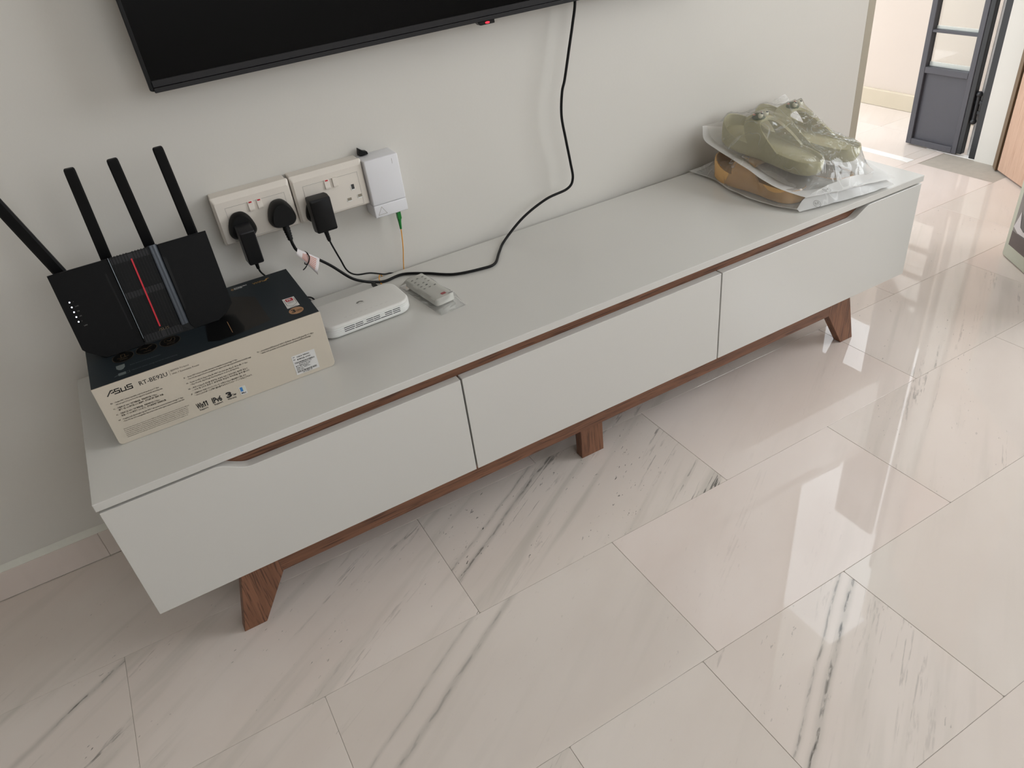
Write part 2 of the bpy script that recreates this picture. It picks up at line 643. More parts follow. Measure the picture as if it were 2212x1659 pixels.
_tr.inputs[0].default_value = (0.97, 0.98, 0.97, 1)
_gl = _nt.nodes.new('ShaderNodeBsdfGlossy')
_gl.inputs['Roughness'].default_value = 0.02
_fr = _nt.nodes.new('ShaderNodeFresnel')
_fr.inputs[0].default_value = 1.5
_mx = _nt.nodes.new('ShaderNodeMixShader')
_nt.links.new(_fr.outputs[0], _mx.inputs[0])
_nt.links.new(_tr.outputs[0], _mx.inputs[1])
_nt.links.new(_gl.outputs[0], _mx.inputs[2])
_nt.links.new(_mx.outputs[0], _nt.nodes['Material Output'].inputs['Surface'])
M['glass'] = g

# ------------------------------------------------------------------ the setting
H_ROOM = 2.7
struct(obj('wall_back', B(-2.2, 0, -0.02, 2.06, 0.12, H_ROOM), M['wall']))
struct(obj('trim_1', B(2.06, 0.0015, -0.02, 2.093, 0.12, H_ROOM, 0.004), M['bead']), 'beige corner bead on the wall end')
struct(obj('wall_left', B(-2.3, -3.5, -0.02, -2.2, 0.12, H_ROOM), M['wall']))
w = bmesh.new()
for x0, x1, z0, z1 in ((-2.2, 0.0, 0, H_ROOM), (1.9, 3.1, 0, H_ROOM), (0.0, 1.9, 0, 1.05), (0.0, 1.9, 2.2, H_ROOM)):
    B(x0, -3.5, z0 - 0.02 if z0 == 0 else z0, x1, -3.4, z1, bm=w)
struct(obj('wall_front', w, M['wall']))
w = bmesh.new()
B(2.985, 0.075, -0.02, 3.1, 0.157, H_ROOM, bm=w)
B(3.02, -0.93, -0.02, 3.1, 0.075, H_ROOM, bm=w)
for y0, y1, z0, z1 in ((-3.4, -2.3, -0.02, H_ROOM), (-2.3, -0.93, -0.02, 0.8), (-2.3, -0.93, 2.25, H_ROOM)):
    B(3.02, y0, z0, 3.1, y1, z1, bm=w)
struct(obj('wall_right', w, M['wall']))
struct(obj('wall_entry', B(2.0, 1.25, -0.02, 3.0, 1.35, H_ROOM), M['wall']))
struct(obj('wall_porch', B(3.354, -0.6, -0.02, 3.46, 2.6, 1.12), M['wall_cream']))
struct(obj('baseboard_porch', B(3.335, -0.6, 0.0, 3.354, 2.6, 0.07, 0.003), M['skirt']), 'tan tiled skirting outside the gate')
struct(obj('ceiling', B(-2.3, -3.5, H_ROOM, 3.1, 0.12, H_ROOM + 0.1), M['ceiling']))
struct(obj('ceiling.001', B(2.0, 0.12, H_ROOM + 0.5, 3.02, 1.35, H_ROOM + 0.6), M['ceiling']))

# floor: a mortar bed with every marble tile laid on it
floor = struct(obj('floor', B(-2.3, -3.5, -0.05, 3.36, 2.6, -0.0014), M['grout']))
rows = [-0.306 - 0.2925 * k for k in range(-9, 11)]
ROWB = {0: -0.306, 1: -0.595, 2: -0.8907, 3: -1.1835}


def row_y(k):
    return ROWB[k] if k in ROWB else (-0.306 - 0.2925 * k)


tile_cache = {}


def add_tile(x0, y0, x1, y1, props):
    g2 = 0.00028
    w_, d_ = x1 - x0 - 2 * g2, y1 - y0 - 2 * g2
    key = (round(w_, 4), round(d_, 4))
    if key not in tile_cache:
        me = bpy.data.meshes.new('tile')
        t = prism(rrect(-w_ / 2, -d_ / 2, w_ / 2, d_ / 2, 0.002, 1), -0.0012, 0.0, 'xy')
        top = [e for e in t.edges if all(abs(v.co.z) < 1e-6 for v in e.verts)]
        bmesh.ops.bevel(t, geom=top, offset=0.0004, segments=1, affect='EDGES')
        bmesh.ops.recalc_face_normals(t, faces=t.faces[:])
        t.to_mesh(me)
        t.free()
        me.materials.append(M['marble'])
        tile_cache[key] = me
    o = bpy.data.objects.new('tile', tile_cache[key])
    o.location = ((x0 + x1) / 2, (y0 + y1) / 2, 0)
    o.parent = floor
    COL.objects.link(o)
    o['vein_amount'] = props.get('amount', 0.2)
    o['vein_a'] = props.get('a', -99.0)
    o['vein_b'] = props.get('b', -99.0)
    o['vein_dark'] = props.get('dark', 0.0)
    return o


SPECIAL = {(1, -1): dict(amount=1.0, a=-0.216, dark=0.9), (1, 0): dict(amount=0.65), (1, 1): dict(amount=1.0, a=-0.68, b=-0.655, dark=0.75),
           (2, 0): dict(amount=0.12, a=-0.793, b=-0.752, dark=0.35), (2, -1): dict(amount=0.5),
           (3, 0): dict(amount=0.35, a=-1.333, b=-1.311, dark=1.0), (2, 1): dict(amount=0.1), (1, 2): dict(amount=0.06),
           (0, -1): dict(amount=0.4), (3, 1): dict(amount=0.15, a=-1.503, dark=0.8), (4, 0): dict(amount=0.4)}
for k in range(-5, 11):
    yt, yb = row_y(k - 1), row_y(k)
    if k == 0:
        yt = row_y(-1)
    start = -0.106 if k % 2 else 0.187
    if k == 0:
        start = 0.187
    yb0 = yb
    for j in range(-5, 6):
        yb = yb0
        x0, x1 = start + 0.5885 * j, start + 0.5885 * (j + 1)
        if k <= 0 and yb >= -0.01 and x1 < 2.0:
            continue
        if x0 > 2.82 or x1 < -2.25:
            continue
        if k == -2 and x1 > 2.3:
            add_tile(x0, row_y(-2), min(x1, 2.99), 0.312, dict(amount=0.05))
            yb = 0.312
        x1 = min(x1, 2.82 if (yt > 0.31) else 2.99)
        if x1 - x0 < 0.02:
            continue
        p = SPECIAL.get((k, j), dict(amount=random.choice((0.02, 0.08, 0.25, 0.45))))
        if k == 3 and abs(x0 - 0.4825) < 0.02:
            p = SPECIAL[(3, 0)]
            add_tile(x0, yb, 0.744, yt, dict(amount=0.08))
            add_tile(0.744, yb, x1, yt, p)
            continue
        add_tile(x0, yb, x1, yt, p)
# porch paving beyond the threshold
add_tile(2.8583, 0.312, 2.9917, 0.36, dict(amount=0.05))
for k in range(-3, 5):
    for j in range(2):
        x0 = 2.86 + 0.25 * j if k >= 1 else 3.02 + 0.17 * j
        x1 = x0 + (0.25 if k >= 1 else 0.17)
        add_tile(x0, 0.36 + 0.3 * (k - 1), min(x1, 3.35), 0.36 + 0.3 * k, dict(amount=0.05))
struct(obj('trim_2', prism([(2.822, 0.312), (2.858, 0.312), (2.858, 1.25), (2.822, 1.25)], -0.003, 0.0008, 'xy', bm=prism([(2.992, 0.16), (3.018, 0.16), (3.018, 0.359), (2.992, 0.359)], -0.003, 0.0008, 'xy')), M['threshold']), 'white stone threshold strip under the gate')

# marble skirting along the TV wall, tile by tile
base = struct(obj('baseboard_back', B(-2.2, -0.006, 0.002, 2.05, -0.0005, 0.066), M['grout']))
for j in range(-4, 4):
    x0, x1 = -0.105 + 0.5885 * j, -0.105 + 0.5885 * (j + 1)
    o = obj('tile', B(x0 + 0.0002, -0.0125, 0.0012, min(x1, 2.05) - 0.0002, -0.006, 0.0663, 0.0008, 1), M['marble'], base)
    o['vein_amount'] = 0.3
    o['vein_a'] = -99.0
    o['vein_b'] = -99.0
    o['vein_dark'] = 0.0
t = bmesh.new()
n = 150
prof = []
for i in range(n + 1):
    x = -2.2 + 4.25 * i / n
    z = 0.0775 + 0.0022 * noise.noise(Vector((x * 9, 0, 0))) + 0.0012 * noise.noise(Vector((x * 40, 3, 0)))
    prof.append([Vector((x, -0.0005, 0.066)), Vector((x, -0.0105, 0.0664)), Vector((x, -0.006, 0.072)), Vector((x, -0.0005, z))])
loft(prof, closed=True, cap=True, bm=t)
struct(obj('trim_3', t, M['caulk'], smooth=True), 'rough white caulk line above the skirting')

# black iron gate leaf in the entry
door1 = struct(obj('door_1', prism([(0.449, 0.006), (0.213, 0.006), (0.213, 2.07), (0.449, 2.07)], 2.998, 3.002, 'yz'), M['gate']), 'dark grey metal gate leaf with square panes over a solid panel')
bpy.data.objects.remove(door1)
door1 = bpy.data.objects.new('door_1', None)
COL.objects.link(door1)
door1.location = (3.0, 0.33, 0.0)
struct(door1, 'dark grey metal gate leaf with square panes over a solid panel')
for nm, bx in (('stile', (2.985, 0.427, 0.006, 3.015, 0.449, 2.07)), ('stile', (2.985, 0.234, 0.006, 3.015, 0.254, 2.07)),
               ('rail', (2.985, 0.254, 0.006, 3.015, 0.427, 0.028)), ('rail', (2.985, 0.254, 0.276, 3.015, 0.427, 0.298)), ('rail', (2.985, 0.254, 2.05, 3.015, 0.427, 2.07))):
    obj(nm, B(*bx, 0.0015, 1), M['gate'], door1)
obj('closing_edge', B(2.9855, 0.2135, 0.010, 3.008, 0.2335, 2.07, 0.002, 1), M['gate_dark'], door1)['label'] = 'black edge section of the gate leaf'
obj('kick_panel', B(3.0, 0.254, 0.028, 3.008, 0.427, 0.276), M['gate'], door1)
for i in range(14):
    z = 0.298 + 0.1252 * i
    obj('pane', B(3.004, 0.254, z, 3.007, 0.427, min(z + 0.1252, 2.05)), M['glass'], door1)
    bd = B(3.0072, 0.2545, z + (0.0047 if i else 0.0003), 3.0145, 0.4265, z + 0.0150)  # white pane edges put in for sills and reveals lit by the sky
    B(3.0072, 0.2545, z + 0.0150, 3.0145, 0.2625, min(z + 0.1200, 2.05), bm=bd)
    obj('lit_sill_strip', bd, M['threshold'], door1)['label'] = 'white strip standing in for the sky-lit sill'
    if i:
        obj('muntin', B(2.988, 0.254, z - 0.0045, 3.015, 0.427, z + 0.0045, 0.001, 1), M['gate'], door1)
t = tube([(2.998, 0.203, 0.136), (2.998, 0.203, 0.227)], 0.0075, 12, 4, smooth_path=False)
for z in (0.133, 0.230):
    bmesh.ops.create_uvsphere(t, u_segments=12, v_segments=8, radius=0.0112, matrix=Matrix.Translation((2.998, 0.203, z)))
B(2.996, 0.185, 0.160, 3.004, 0.215, 0.172, 0.001, 1, bm=t)
B(2.996, 0.185, 0.196, 3.004, 0.215, 0.208, 0.001, 1, bm=t)
obj('hinge', t, M['gate_dark'], door1, True)
struct(obj('trim_6', B(3.024, 0.1865, 0.0, 3.034, 0.2130, 2.07), M['threshold']), 'white strip seen through the gap at the gate post')
struct(obj('trim_4', B(2.992, 0.156, 0.0, 3.04, 0.186, 2.3, 0.002, 1), M['gate_dark']), 'black metal gate post')
# timber door standing open beside the pillar
door2 = bpy.data.objects.new('door_2', None)
COL.objects.link(door2)
door2.location = (2.937, 0.039, 0.0)
struct(door2, 'light timber door standing ajar beside the gate')
dd = Vector((-0.539, -0.842, 0))
nn = Vector((0.842, -0.539, 0))
a0 = Vector((2.937, 0.039, 0))
pl = [a0, a0 + dd * 0.62, a0 + dd * 0.62 + nn * 0.04, a0 + nn * 0.04]
obj('leaf', prism([(p.x, p.y) for p in pl], 0.006, 2.1, 'xy', 0.002), M['timber'], door2)
t = bmesh.new()
pl = [Vector((2.984, 0.076, 0)), Vector((2.966, 0.074, 0)), Vector((2.934, 0.045, 0)), Vector((2.984, 0.030, 0))]
prism([(p.x, p.y) for p in pl], 0.003, 2.12, 'xy', bm=t)
struct(obj('trim_5', t, M['jamb']), 'dark brown door jamb strip')
# window in the right wall and an unseen one added behind the camera for sky fill
for k, (x, y0, y1, z0, z1) in enumerate(((3.05, -2.3, -0.93, 0.8, 2.25),)):
    wf = bmesh.new()
    for yy in (y0, (y0 + y1) / 2, y1):
        B(x - 0.02, yy - 0.025, z0, x + 0.02, yy + 0.025, z1, 0.003, 1, bm=wf)
    for zz in (z0, (z0 + z1) / 2, z1):
        B(x - 0.02, y0, zz - 0.025, x + 0.02, y1, zz + 0.025, 0.003, 1, bm=wf)
    struct(obj('window_1', wf, M['gate']))
wf = bmesh.new()
for xx in (0.0, 0.95, 1.9):
    B(xx - 0.025, -3.47, 1.05, xx + 0.025, -3.43, 2.2, 0.003, 1, bm=wf)
for zz in (1.05, 2.2):
    B(0.0, -3.47, zz - 0.025, 1.9, -3.43, zz + 0.025, 0.003, 1, bm=wf)
struct(obj('fill_window', wf, M['gate']))

# ------------------------------------------------------------------ TV console
con = thing('tv_console', 'long low white TV console with walnut legs and three drawers', 'tv console', (0.9, -0.22, 0))
TOP = 0.4125
obj('tabletop', B(0, -0.4190, 0.3980, 1.8, -0.016, TOP, 0.0012, 2), M['white_lam'], con)
t = B(0.012, -0.396, 0.163, 0.03, -0.02, 0.398)
B(1.77, -0.396, 0.163, 1.788, -0.02, 0.398, bm=t)
B(0.012, -0.396, 0.1625, 1.788, -0.02, 0.178, bm=t)
B(0.012, -0.03, 0.163, 1.788, -0.02, 0.398, bm=t)
for x in (0.595, 1.1955):
    B(x - 0.009, -0.396, 0.163, x + 0.009, -0.02, 0.366, bm=t)
obj('carcass', t, M['white_lam'], con)
obj('grip_rail', B(0.006, -0.3995, 0.345, 1.794, -0.384, 0.3979), M['walnut_x'], con)['label'] = 'dark walnut strip behind the drawer grips'


def scurve(x0, z0, x1, z1, n=12):
    out = []
    for i in range(n + 1):
        f = i / n
        s = f * f * (3 - 2 * f)
        out.append((x0 + (x1 - x0) * f, z0 + (z1 - z0) * s))
    return out


ZB, ZT, ZG = 0.1615, 0.3932, 0.3709
d1 = [(0.0028, ZB), (0.0028, ZT)] + scurve(0.168, ZT, 0.222, ZG) + [(0.5935, ZG), (0.5935, ZB)]
d2 = [(0.5968, ZB), (0.5968, ZG), (1.1943, ZG), (1.1943, ZB)]
d3 = [(1.1974, ZB), (1.1974, ZG)] + scurve(1.572, ZG, 1.628, ZT) + [(1.7972, ZT), (1.7972, ZB)]
for d in (d1, d2, d3):
    obj('drawer', prism(d, -0.4178, -0.400, 'xz', 0.0006, 1), M['white_lam'], con)
t = B(0.165, -0.382, 0.100, 1.635, -0.360, 0.1612, 0.001, 1)
obj('apron', t, M['walnut_x'], con)
obj('apron', B(0.165, -0.075, 0.100, 1.635, -0.053, 0.1612, 0.001, 1), M['walnut_x'], con)


def leg(flip, y0, y1):
    pts = [(0.0996, 0.0), (0.1418, 0.0), (0.2030, 0.100), (0.2030, 0.1612), (0.1420, 0.1612)]
    if flip:
        pts = [(1.7945 - a, b) for a, b in pts]
    return prism(pts, y0, y1, 'xz', 0.001, 1)


for fl in (False, True):
    obj('leg', leg(fl, -0.3825, -0.3595), M['walnut_z'], con)
    obj('leg', leg(fl, -0.0755, -0.0525), M['walnut_z'], con)
obj('leg', B(0.868, -0.357, 0.0, 0.926, -0.334, 0.1612, 0.001, 1), M['walnut_z'], con)['label'] = 'straight middle leg'
obj('leg', B(0.868, -0.10, 0.0, 0.926, -0.077, 0.1612, 0.001, 1), M['walnut_z'], con)['label'] = 'straight middle leg'

# ------------------------------------------------------------------ television
tv = thing('television', 'large black flat television mounted on the wall above the console', 'television', (0.915, -0.04, 1.2))
TX0, TX1, TZ0, TZ1, TY = 0.2985, 1.53, 0.866, 1.58, -0.075
obj('housing', B(TX0 + 0.001, TY + 0.006, TZ0 + 0.001, TX1 - 0.001, -0.046, TZ1, 0.004), M['black_plastic'], tv)
obj('rear_cover', B(TX0 + 0.15, -0.046, TZ0 + 0.05, TX1 - 0.15, -0.012, TZ1 - 0.1, 0.006), M['black_plastic'], tv)
obj('screen', B(TX0 + 0.005, TY + 0.0015, TZ0 + 0.018, TX1 - 0.005, TY + 0.008, TZ1 - 0.005), M['black_gloss'], tv)
t = B(TX0, TY, TZ0 + 0.004, TX0 + 0.006, TY + 0.012, TZ1, 0.001, 1)
B(TX1 - 0.006, TY, TZ0 + 0.004, TX1, TY + 0.012, TZ1, 0.001, 1, bm=t)
B(TX0, TY, TZ1 - 0.006, TX1, TY + 0.012, TZ1, 0.001, 1, bm=t)
obj('bezel', t, M['black_plastic'], tv)
t = B(TX0 + 0.006, TY - 0.001, TZ0 + 0.0082, TX1 - 0.006, TY + 0.012, TZ0 + 0.0185, 0.0006, 1)
B(TX0 + 0.006, TY - 0.0005, TZ0, TX1 - 0.006, TY + 0.014, TZ0 + 0.0074, 0.001, 2, bm=t)
obj('lower_bezel', t, M['charcoal'], tv)
r_ = obj('sensor_housing', prism([(0.884, TZ0), (0.890, TZ0 - 0.0065), (0.9205, TZ0 - 0.0065), (0.9205, TZ0)], TY + 0.001, TY + 0.016, 'xz', 0.0008, 1), M['black_plastic'], tv)
obj('standby_light', prism(ell(0.9045, TZ0 - 0.0032, 0.0046, 0.0018, 16), TY - 0.0002, TY + 0.002, 'xz'), M['led_red'], r_)['label'] = 'glowing red standby light'

# ------------------------------------------------------------------ wall sockets


def socket(x0, x1, label):
    s = thing('double_socket', label, 'socket', ((x0 + x1) / 2, 0, 0.627), 'double wall sockets above the console')
    z0, z1 = 0.5815, 0.6722
    obj('back_box', B(x0 + 0.002, -0.031, z0 + 0.002, x1 - 0.002, -0.0003, z1 - 0.001, 0.002), M['pvc'], s)
    # face plate with sloped shoulders
    y1, y2 = -0.032, -0.042
    out = rrect(x0, z0, x1, z1, 0.003, 3)
    ins = rrect(x0 + 0.004, z0 + 0.004, x1 - 0.004, z1 - 0.010, 0.003, 3)
    obj('face_plate', loft([[Vector((a, -0.0305, b)) for a, b in out], [Vector((a, y1 - 0.004, b)) for a, b in out], [Vector((a, y2, b)) for a, b in ins]]), M['pvc'], s)
    pz0, pz1 = 0.587, 0.651
    px0, px1 = x0 + 0.0195, x1 - 0.0135
    t = bmesh.new()
    for a in ((px0, pz0, px1, pz0 + 0.0006), (px0, pz1 - 0.0006, px1, pz1), (px0, pz0, px0 + 0.0006, pz1), (px1 - 0.0006, pz0, px1, pz1)):
        B(a[0], -0.0423, a[1], a[2], -0.0415, a[3], bm=t)
    obj('panel_seam', t, M['seam'], s)
    return s


s1 = socket(0.3290, 0.4722, 'left double wall socket holding two black plugs')
s2 = socket(0.4745, 0.6165, 'right double wall socket with one empty outlet')


def rocker(s, x0, x1, on):
    t = prism([(-0.0418, 0.634), (-0.0418, 0.652), (-0.0432 - (0 if on else 0.002), 0.652), (-0.0456, 0.637), (-0.0448, 0.634)], x0, x1, 'yz', 0.0004, 1)
    sw = obj('switch', t, M['pvc'], s)
    if on:
        obj('on_mark', prism([((x0 + x1) / 2 - 0.0026, 0.6494), ((x0 + x1) / 2 + 0.0026, 0.6494), ((x0 + x1) / 2 + 0.0026, 0.6514), ((x0 + x1) / 2 - 0.0026, 0.6514)], -0.0448, -0.0432, 'xz'), M['red'], sw)


for s, xs in ((s1, ((0.3895, 0.3995, True), (0.4058, 0.4150, True))), (s2, ((0.5358, 0.5458, True), (0.5516, 0.5612, False)))):
    for a in xs:
        rocker(s, *a)
for x0, x1, z0, z1, mm in ((0.5853, 0.5912, 0.6204, 0.6297, 'slot'), (0.5719, 0.5805, 0.6005, 0.6056, 'slot_tan'), (0.5940, 0.6022, 0.6018, 0.6072, 'slot_tan')):
    p = obj('pin_slot', B(x0, -0.0424, z0, x1, -0.0412, z1), M[mm], s2)
    lip = B(x0 - 0.0006, -0.0427, z0 - 0.0016, x1 + 0.0002, -0.0415, z0, bm=None)
    B(x0 - 0.0009, -0.0427, z0 - 0.0016, x0, -0.0415, z1, bm=lip)
    obj('slot_lip', lip, M['modem_side'], p)

# fibre termination box beside the sockets
ob = thing('fibre_box', 'white fibre termination box on the wall beside the right socket', 'fibre box', (0.653, 0, 0.61))
obj('cover', B(0.6176, -0.0500, 0.5770, 0.6880, -0.0005, 0.6675, 0.0028, 3), M['pvc_cool'], ob, True)
obj('lower_lid', B(0.6176, -0.0500, 0.5515, 0.6880, -0.0005, 0.5767, 0.0022, 3), M['pvc_cool'], ob, True)
obj('warning_triangle', xform(strokes([[(-0.009, -0.007), (0.009, -0.007), (0, 0.008), (-0.009, -0.007)]], 0.0009), frame((0.6335, -0.0503, 0.5645), (1, 0, 0), (0, 0, 1))), M['seam'], ob)
obj('embossed_line', B(0.6735, -0.0502, 0.650, 0.6742, -0.0498, 0.660), M['seam'], ob)
obj('port', B(0.655, -0.040, 0.549, 0.679, -0.018, 0.553), M['gate'], ob)
clip = obj('cable_clip', prism([(0.6225, 0.6690), (0.6410, 0.6690), (0.6400, 0.6745), (0.6330, 0.6765), (0.6240, 0.6835)], -0.016, -0.003, 'xz', 0.0008, 1), M['rubber'])
tag(clip, 'small black clip on top of the white fibre box', 'clip')

fp = thing('fibre_cable', 'orange fibre cable with green connector hanging from the white wall box', 'cable', (0.67, -0.03, 0.53))
t = B(0.6672, -0.0345, 0.530, 0.6755, -0.0255, 0.552, 0.001, 1)
tube([(0.6712, -0.03, 0.531), (0.6706, -0.03, 0.5235), (0.6700, -0.03, 0.508)], [0.0046, 0.0032, 0.0022], 10, 3, bm=t)
obj('connector', t, M['green'], fp, True)
t = tube([(0.6700, -0.03, 0.510), (0.6690, -0.029, 0.49), (0.6668, -0.025, 0.46), (0.6648, -0.016, 0.43), (0.6640, -0.009, 0.405), (0.665, -0.008, 0.37), (0.655, -0.008, 0.345), (0.632, -0.008, 0.35), (0.617, -0.008, 0.388), (0.6125, -0.0085, 0.412), (0.6085, -0.0150, 0.4185), (0.6015, -0.0260, 0.4178), (0.5965, -0.045, 0.4160), (0.592, -0.08, 0.4175), (0.590, -0.104, 0.420)], 0.0011, 8, 8)
obj('cable', t, M['fibre'], fp, True)

# ------------------------------------------------------------------ plugs and adapters
UK = [(-0.0215, -0.018), (-0.012, -0.0235), (0.012, -0.0235), (0.0215, -0.018), (0.0240, -0.008), (0.0190, 0.010), (0.0100, 0.0215), (0.0, 0.0240), (-0.0100, 0.0215), (-0.0190, 0.010), (-0.0240, -0.008)]


def smooth_poly(poly, sub=3):
    pts = [(a, b, 0) for a, b in poly]
    n = len(pts)
    out = []
    for i in range(n):
        a, b, c, d = (Vector(pts[(i + k) % n]) for k in (-1, 0, 1, 2))
        for k in range(sub):
            t = k / sub
            v = 0.5 * ((2 * b) + (c - a) * t + (2 * a - 5 * b + 4 * c - d) * t * t + (3 * b - a - 3 * c + d) * t ** 3)
            out.append((v.x, v.y))
    return out


def plug_body(cx, cz, y0, y1, k0=1.0, k1=0.9):
    po = smooth_poly(UK)
    rings = []
    for y, k in ((y0, k0 * 0.97), (y0 - 0.002, k0), ((y0 + y1) / 2, (k0 * 1.0)), (y1 + 0.003, k1 * 0.985), (y1, k1 * 0.90)):
        rings.append([Vector((cx + a * k, y, cz + b * k)) for a, b in po])
    return loft(rings)


# long adapter in the left outlet
ad = thing('power_adapter', 'slim black power adapter hanging from the leftmost socket outlet', 'adapter', (0.366, -0.06, 0.6), 'black power adapters')
obj('plug', plug_body(0.3665, 0.6160, -0.0432, -0.060, 1.02, 0.92), M['rubber'], ad, True)
rg = lambda y, x0, x1, z0, z1: [Vector((a, y, b)) for a, b in rrect(x0, z0, x1, z1, 0.003, 3)]
t = loft([rg(-0.056, 0.3530, 0.3800, 0.5650, 0.6225), rg(-0.068, 0.3515, 0.3800, 0.5540, 0.6210), rg(-0.0875, 0.3532, 0.3803, 0.5520, 0.6155), rg(-0.0888, 0.3545, 0.3790, 0.5535, 0.6140)])
obj('body', t, M['charcoal'], ad, True)
obj('front_label', B(0.3550, -0.0892, 0.5550, 0.3785, -0.0885, 0.6125), M['black_plastic'], ad)
t = tube([(0.3665, -0.076, 0.553), (0.3668, -0.076, 0.545), (0.3672, -0.075, 0.538)], [0.0042, 0.0034, 0.0030], 10, 3)
tube([(0.3672, -0.075, 0.540), (0.3695, -0.071, 0.528), (0.378, -0.060, 0.510), (0.392, -0.048, 0.480), (0.410, -0.040, 0.455), (0.428, -0.032, 0.438), (0.446, -0.020, 0.425), (0.458, -0.012, 0.414), (0.464, -0.008, 0.395), (0.462, -0.008, 0.36)], 0.0017, 8, 8, bm=t)
tube([(0.462, -0.008, 0.36), (0.455, -0.008, 0.385), (0.452, -0.010, 0.411), (0.446, -0.020, 0.4165), (0.428, -0.040, 0.4150), (0.4205, -0.066, 0.4148), (0.4200, -0.10, 0.418)], 0.0017, 8, 8, bm=t)
obj('cord', t, M['rubber'], ad, True)

# square adapter in the third outlet
a3 = thing('power_adapter', 'squarish black power adapter plugged into the right double socket', 'adapter', (0.511, -0.06, 0.6), 'black power adapters')
obj('plug', plug_body(0.5090, 0.6050, -0.0432, -0.055, 0.98, 0.92), M['rubber'], a3, True)
t = loft([rg(-0.054, 0.4905, 0.5295, 0.5695, 0.6345), rg(-0.066, 0.4890, 0.5310, 0.5680, 0.6355), rg(-0.083, 0.4905, 0.5300, 0.5700, 0.6345), rg(-0.0850, 0.4930, 0.5280, 0.5730, 0.6315)])
obj('body', t, M['black_plastic'], a3, True)
t = tube([(0.5085, -0.071, 0.569), (0.5093, -0.071, 0.558), (0.5108, -0.070, 0.546)], [0.0046, 0.0038, 0.0032], 10, 3)
for k in range(4):
    f = 0.2 + k * 0.2
    c = Vector((0.5085 + 0.0023 * f, -0.071 + 0.001 * f, 0.569 - 0.023 * f))
    tube([c + Vector((0, 0, 0.0012)), c - Vector((0, 0, 0.0012))], 0.0047 - 0.0009 * f, 10, 1, bm=t, smooth_path=False)
obj('strain_relief', t, M['rubber'], a3, True)
t = tube([(0.5108, -0.070, 0.547), (0.5150, -0.066, 0.530), (0.5238, -0.060, 0.4984), (0.5340, -0.050, 0.466), (0.5514, -0.045, 0.449), (0.584, -0.030, 0.4355), (0.615, -0.0195, 0.4180), (0.635, -0.0105, 0.4100), (0.655, -0.0085, 0.395), (0.650, -0.0085, 0.36), (0.60, -0.0085, 0.345)], 0.0017, 8, 8)
obj('cord', t, M['rubber'], a3, True)

# television power cord: plug, ribbed relief, paper tag, wire tie, long cable
pc = thing('power_cable', 'black television power cable running from the second outlet over the console', 'power cable', (0.44, -0.06, 0.6))
t = plug_body(0.4405, 0.6185, -0.0432, -0.071, 1.03, 0.93)
obj('plug', t, M['rubber'], pc, True)
t = bmesh.new()
R0, R1 = Vector((0.4400, -0.062, 0.5960)), Vector((0.4408, -0.068, 0.5690))
tube([R0, (R0 + R1) / 2, R1], [0.0066, 0.0054, 0.0042], 12, 4, bm=t)
for k in range(5):
    f = 0.22 + k * 0.17
    c = R0.lerp(R1, f)
    d = (R1 - R0).normalized() * 0.0014
    tube([c - d, c + d], 0.0074 - 0.0026 * f, 12, 1, bm=t, smooth_path=False)
obj('strain_relief', t, M['rubber'], pc, True)
CORD = [(0.4408, -0.068, 0.571), (0.4425, -0.068, 0.558), (0.4470, -0.066, 0.545), (0.4630, -0.064, 0.5295), (0.4815, -0.062, 0.5130), (0.5050, -0.056, 0.4880), (0.5370, -0.055, 0.4500), (0.5650, -0.050, 0.4300), (0.5850, -0.048, 0.4212), (0.6070, -0.0490, 0.4162), (0.6482, -0.0449, 0.4161), (0.6887, -0.0759, 0.4160), (0.7325, -0.1212, 0.4160), (0.7893, -0.1388, 0.4160), (0.8220, -0.1370, 0.4160), (0.8554, -0.0956, 0.4161), (0.8939, -0.0516, 0.4168), (0.9529, -0.040, 0.4500), (1.0167, -0.040, 0.4750), (1.0735, -0.040, 0.4828), (1.0905, -0.040, 0.5020), (1.0870, -0.040, 0.5414), (1.0791, -0.040, 0.5950), (1.0727, -0.040, 0.6463), (1.0780, -0.040, 0.6931), (1.0872, -0.040, 0.7192), (1.1036, -0.040, 0.7795), (1.1149, -0.040, 0.8212), (1.1235, -0.040, 0.8605), (1.126, -0.030, 0.905)]
obj('cable', tube(CORD, 0.0029, 12, 8), M['rubber'], pc, True)
# paper label folded round the cord
t = bmesh.new()
A0, A1 = Vector((0.4462, -0.0665, 0.5462)), Vector((0.4826, -0.0625, 0.5125))
dn = Vector((-0.42, -0.10, -0.62)).normalized()
ga = []
for i in range(9):
    f = i / 8
    p = A0.lerp(A1, f) + Vector((0.0014, -0.0022, 0.0026))
    ln = 0.010 + 0.025 * f
    row = [p + Vector((0.001, 0.006, -0.001))]
    for j in range(7):
        q = j / 6
        row.append(p + dn * ln * q + Vector((0, -0.006 * math.sin(q * 2.2) * (0.5 + f), 0)) + Vector((0.010, 0.004, 0.002)) * max(0, q - 0.7) * 2 * f)
    ga.append(row)
loft(ga, closed=False, cap=False, bm=t)
pt = obj('paper_tag', t, M['paper'], pc, True)
pt['label'] = 'white paper tag with orange printed lines'
t = bmesh.new()
for k in range(7):
    q = 1.6 + k * 0.6
    row0, row1 = [], []
    for i in range(2 if k else 3, 8):
        r = ga[i]
        j = int(q)
        fr = q - j
        if j + 1 >= len(r):
            continue
        c = r[j].lerp(r[j + 1], fr) + Vector((-0.0002, -0.0005, 0.0004))
        row0.append(c)
        row1.append(c + (r[min(j + 1, len(r) - 1)] - r[j]) * 0.24)
    loft([row0, row1], closed=False, cap=False, bm=t)
obj('tag_print', t, M['paper_red'], pt)
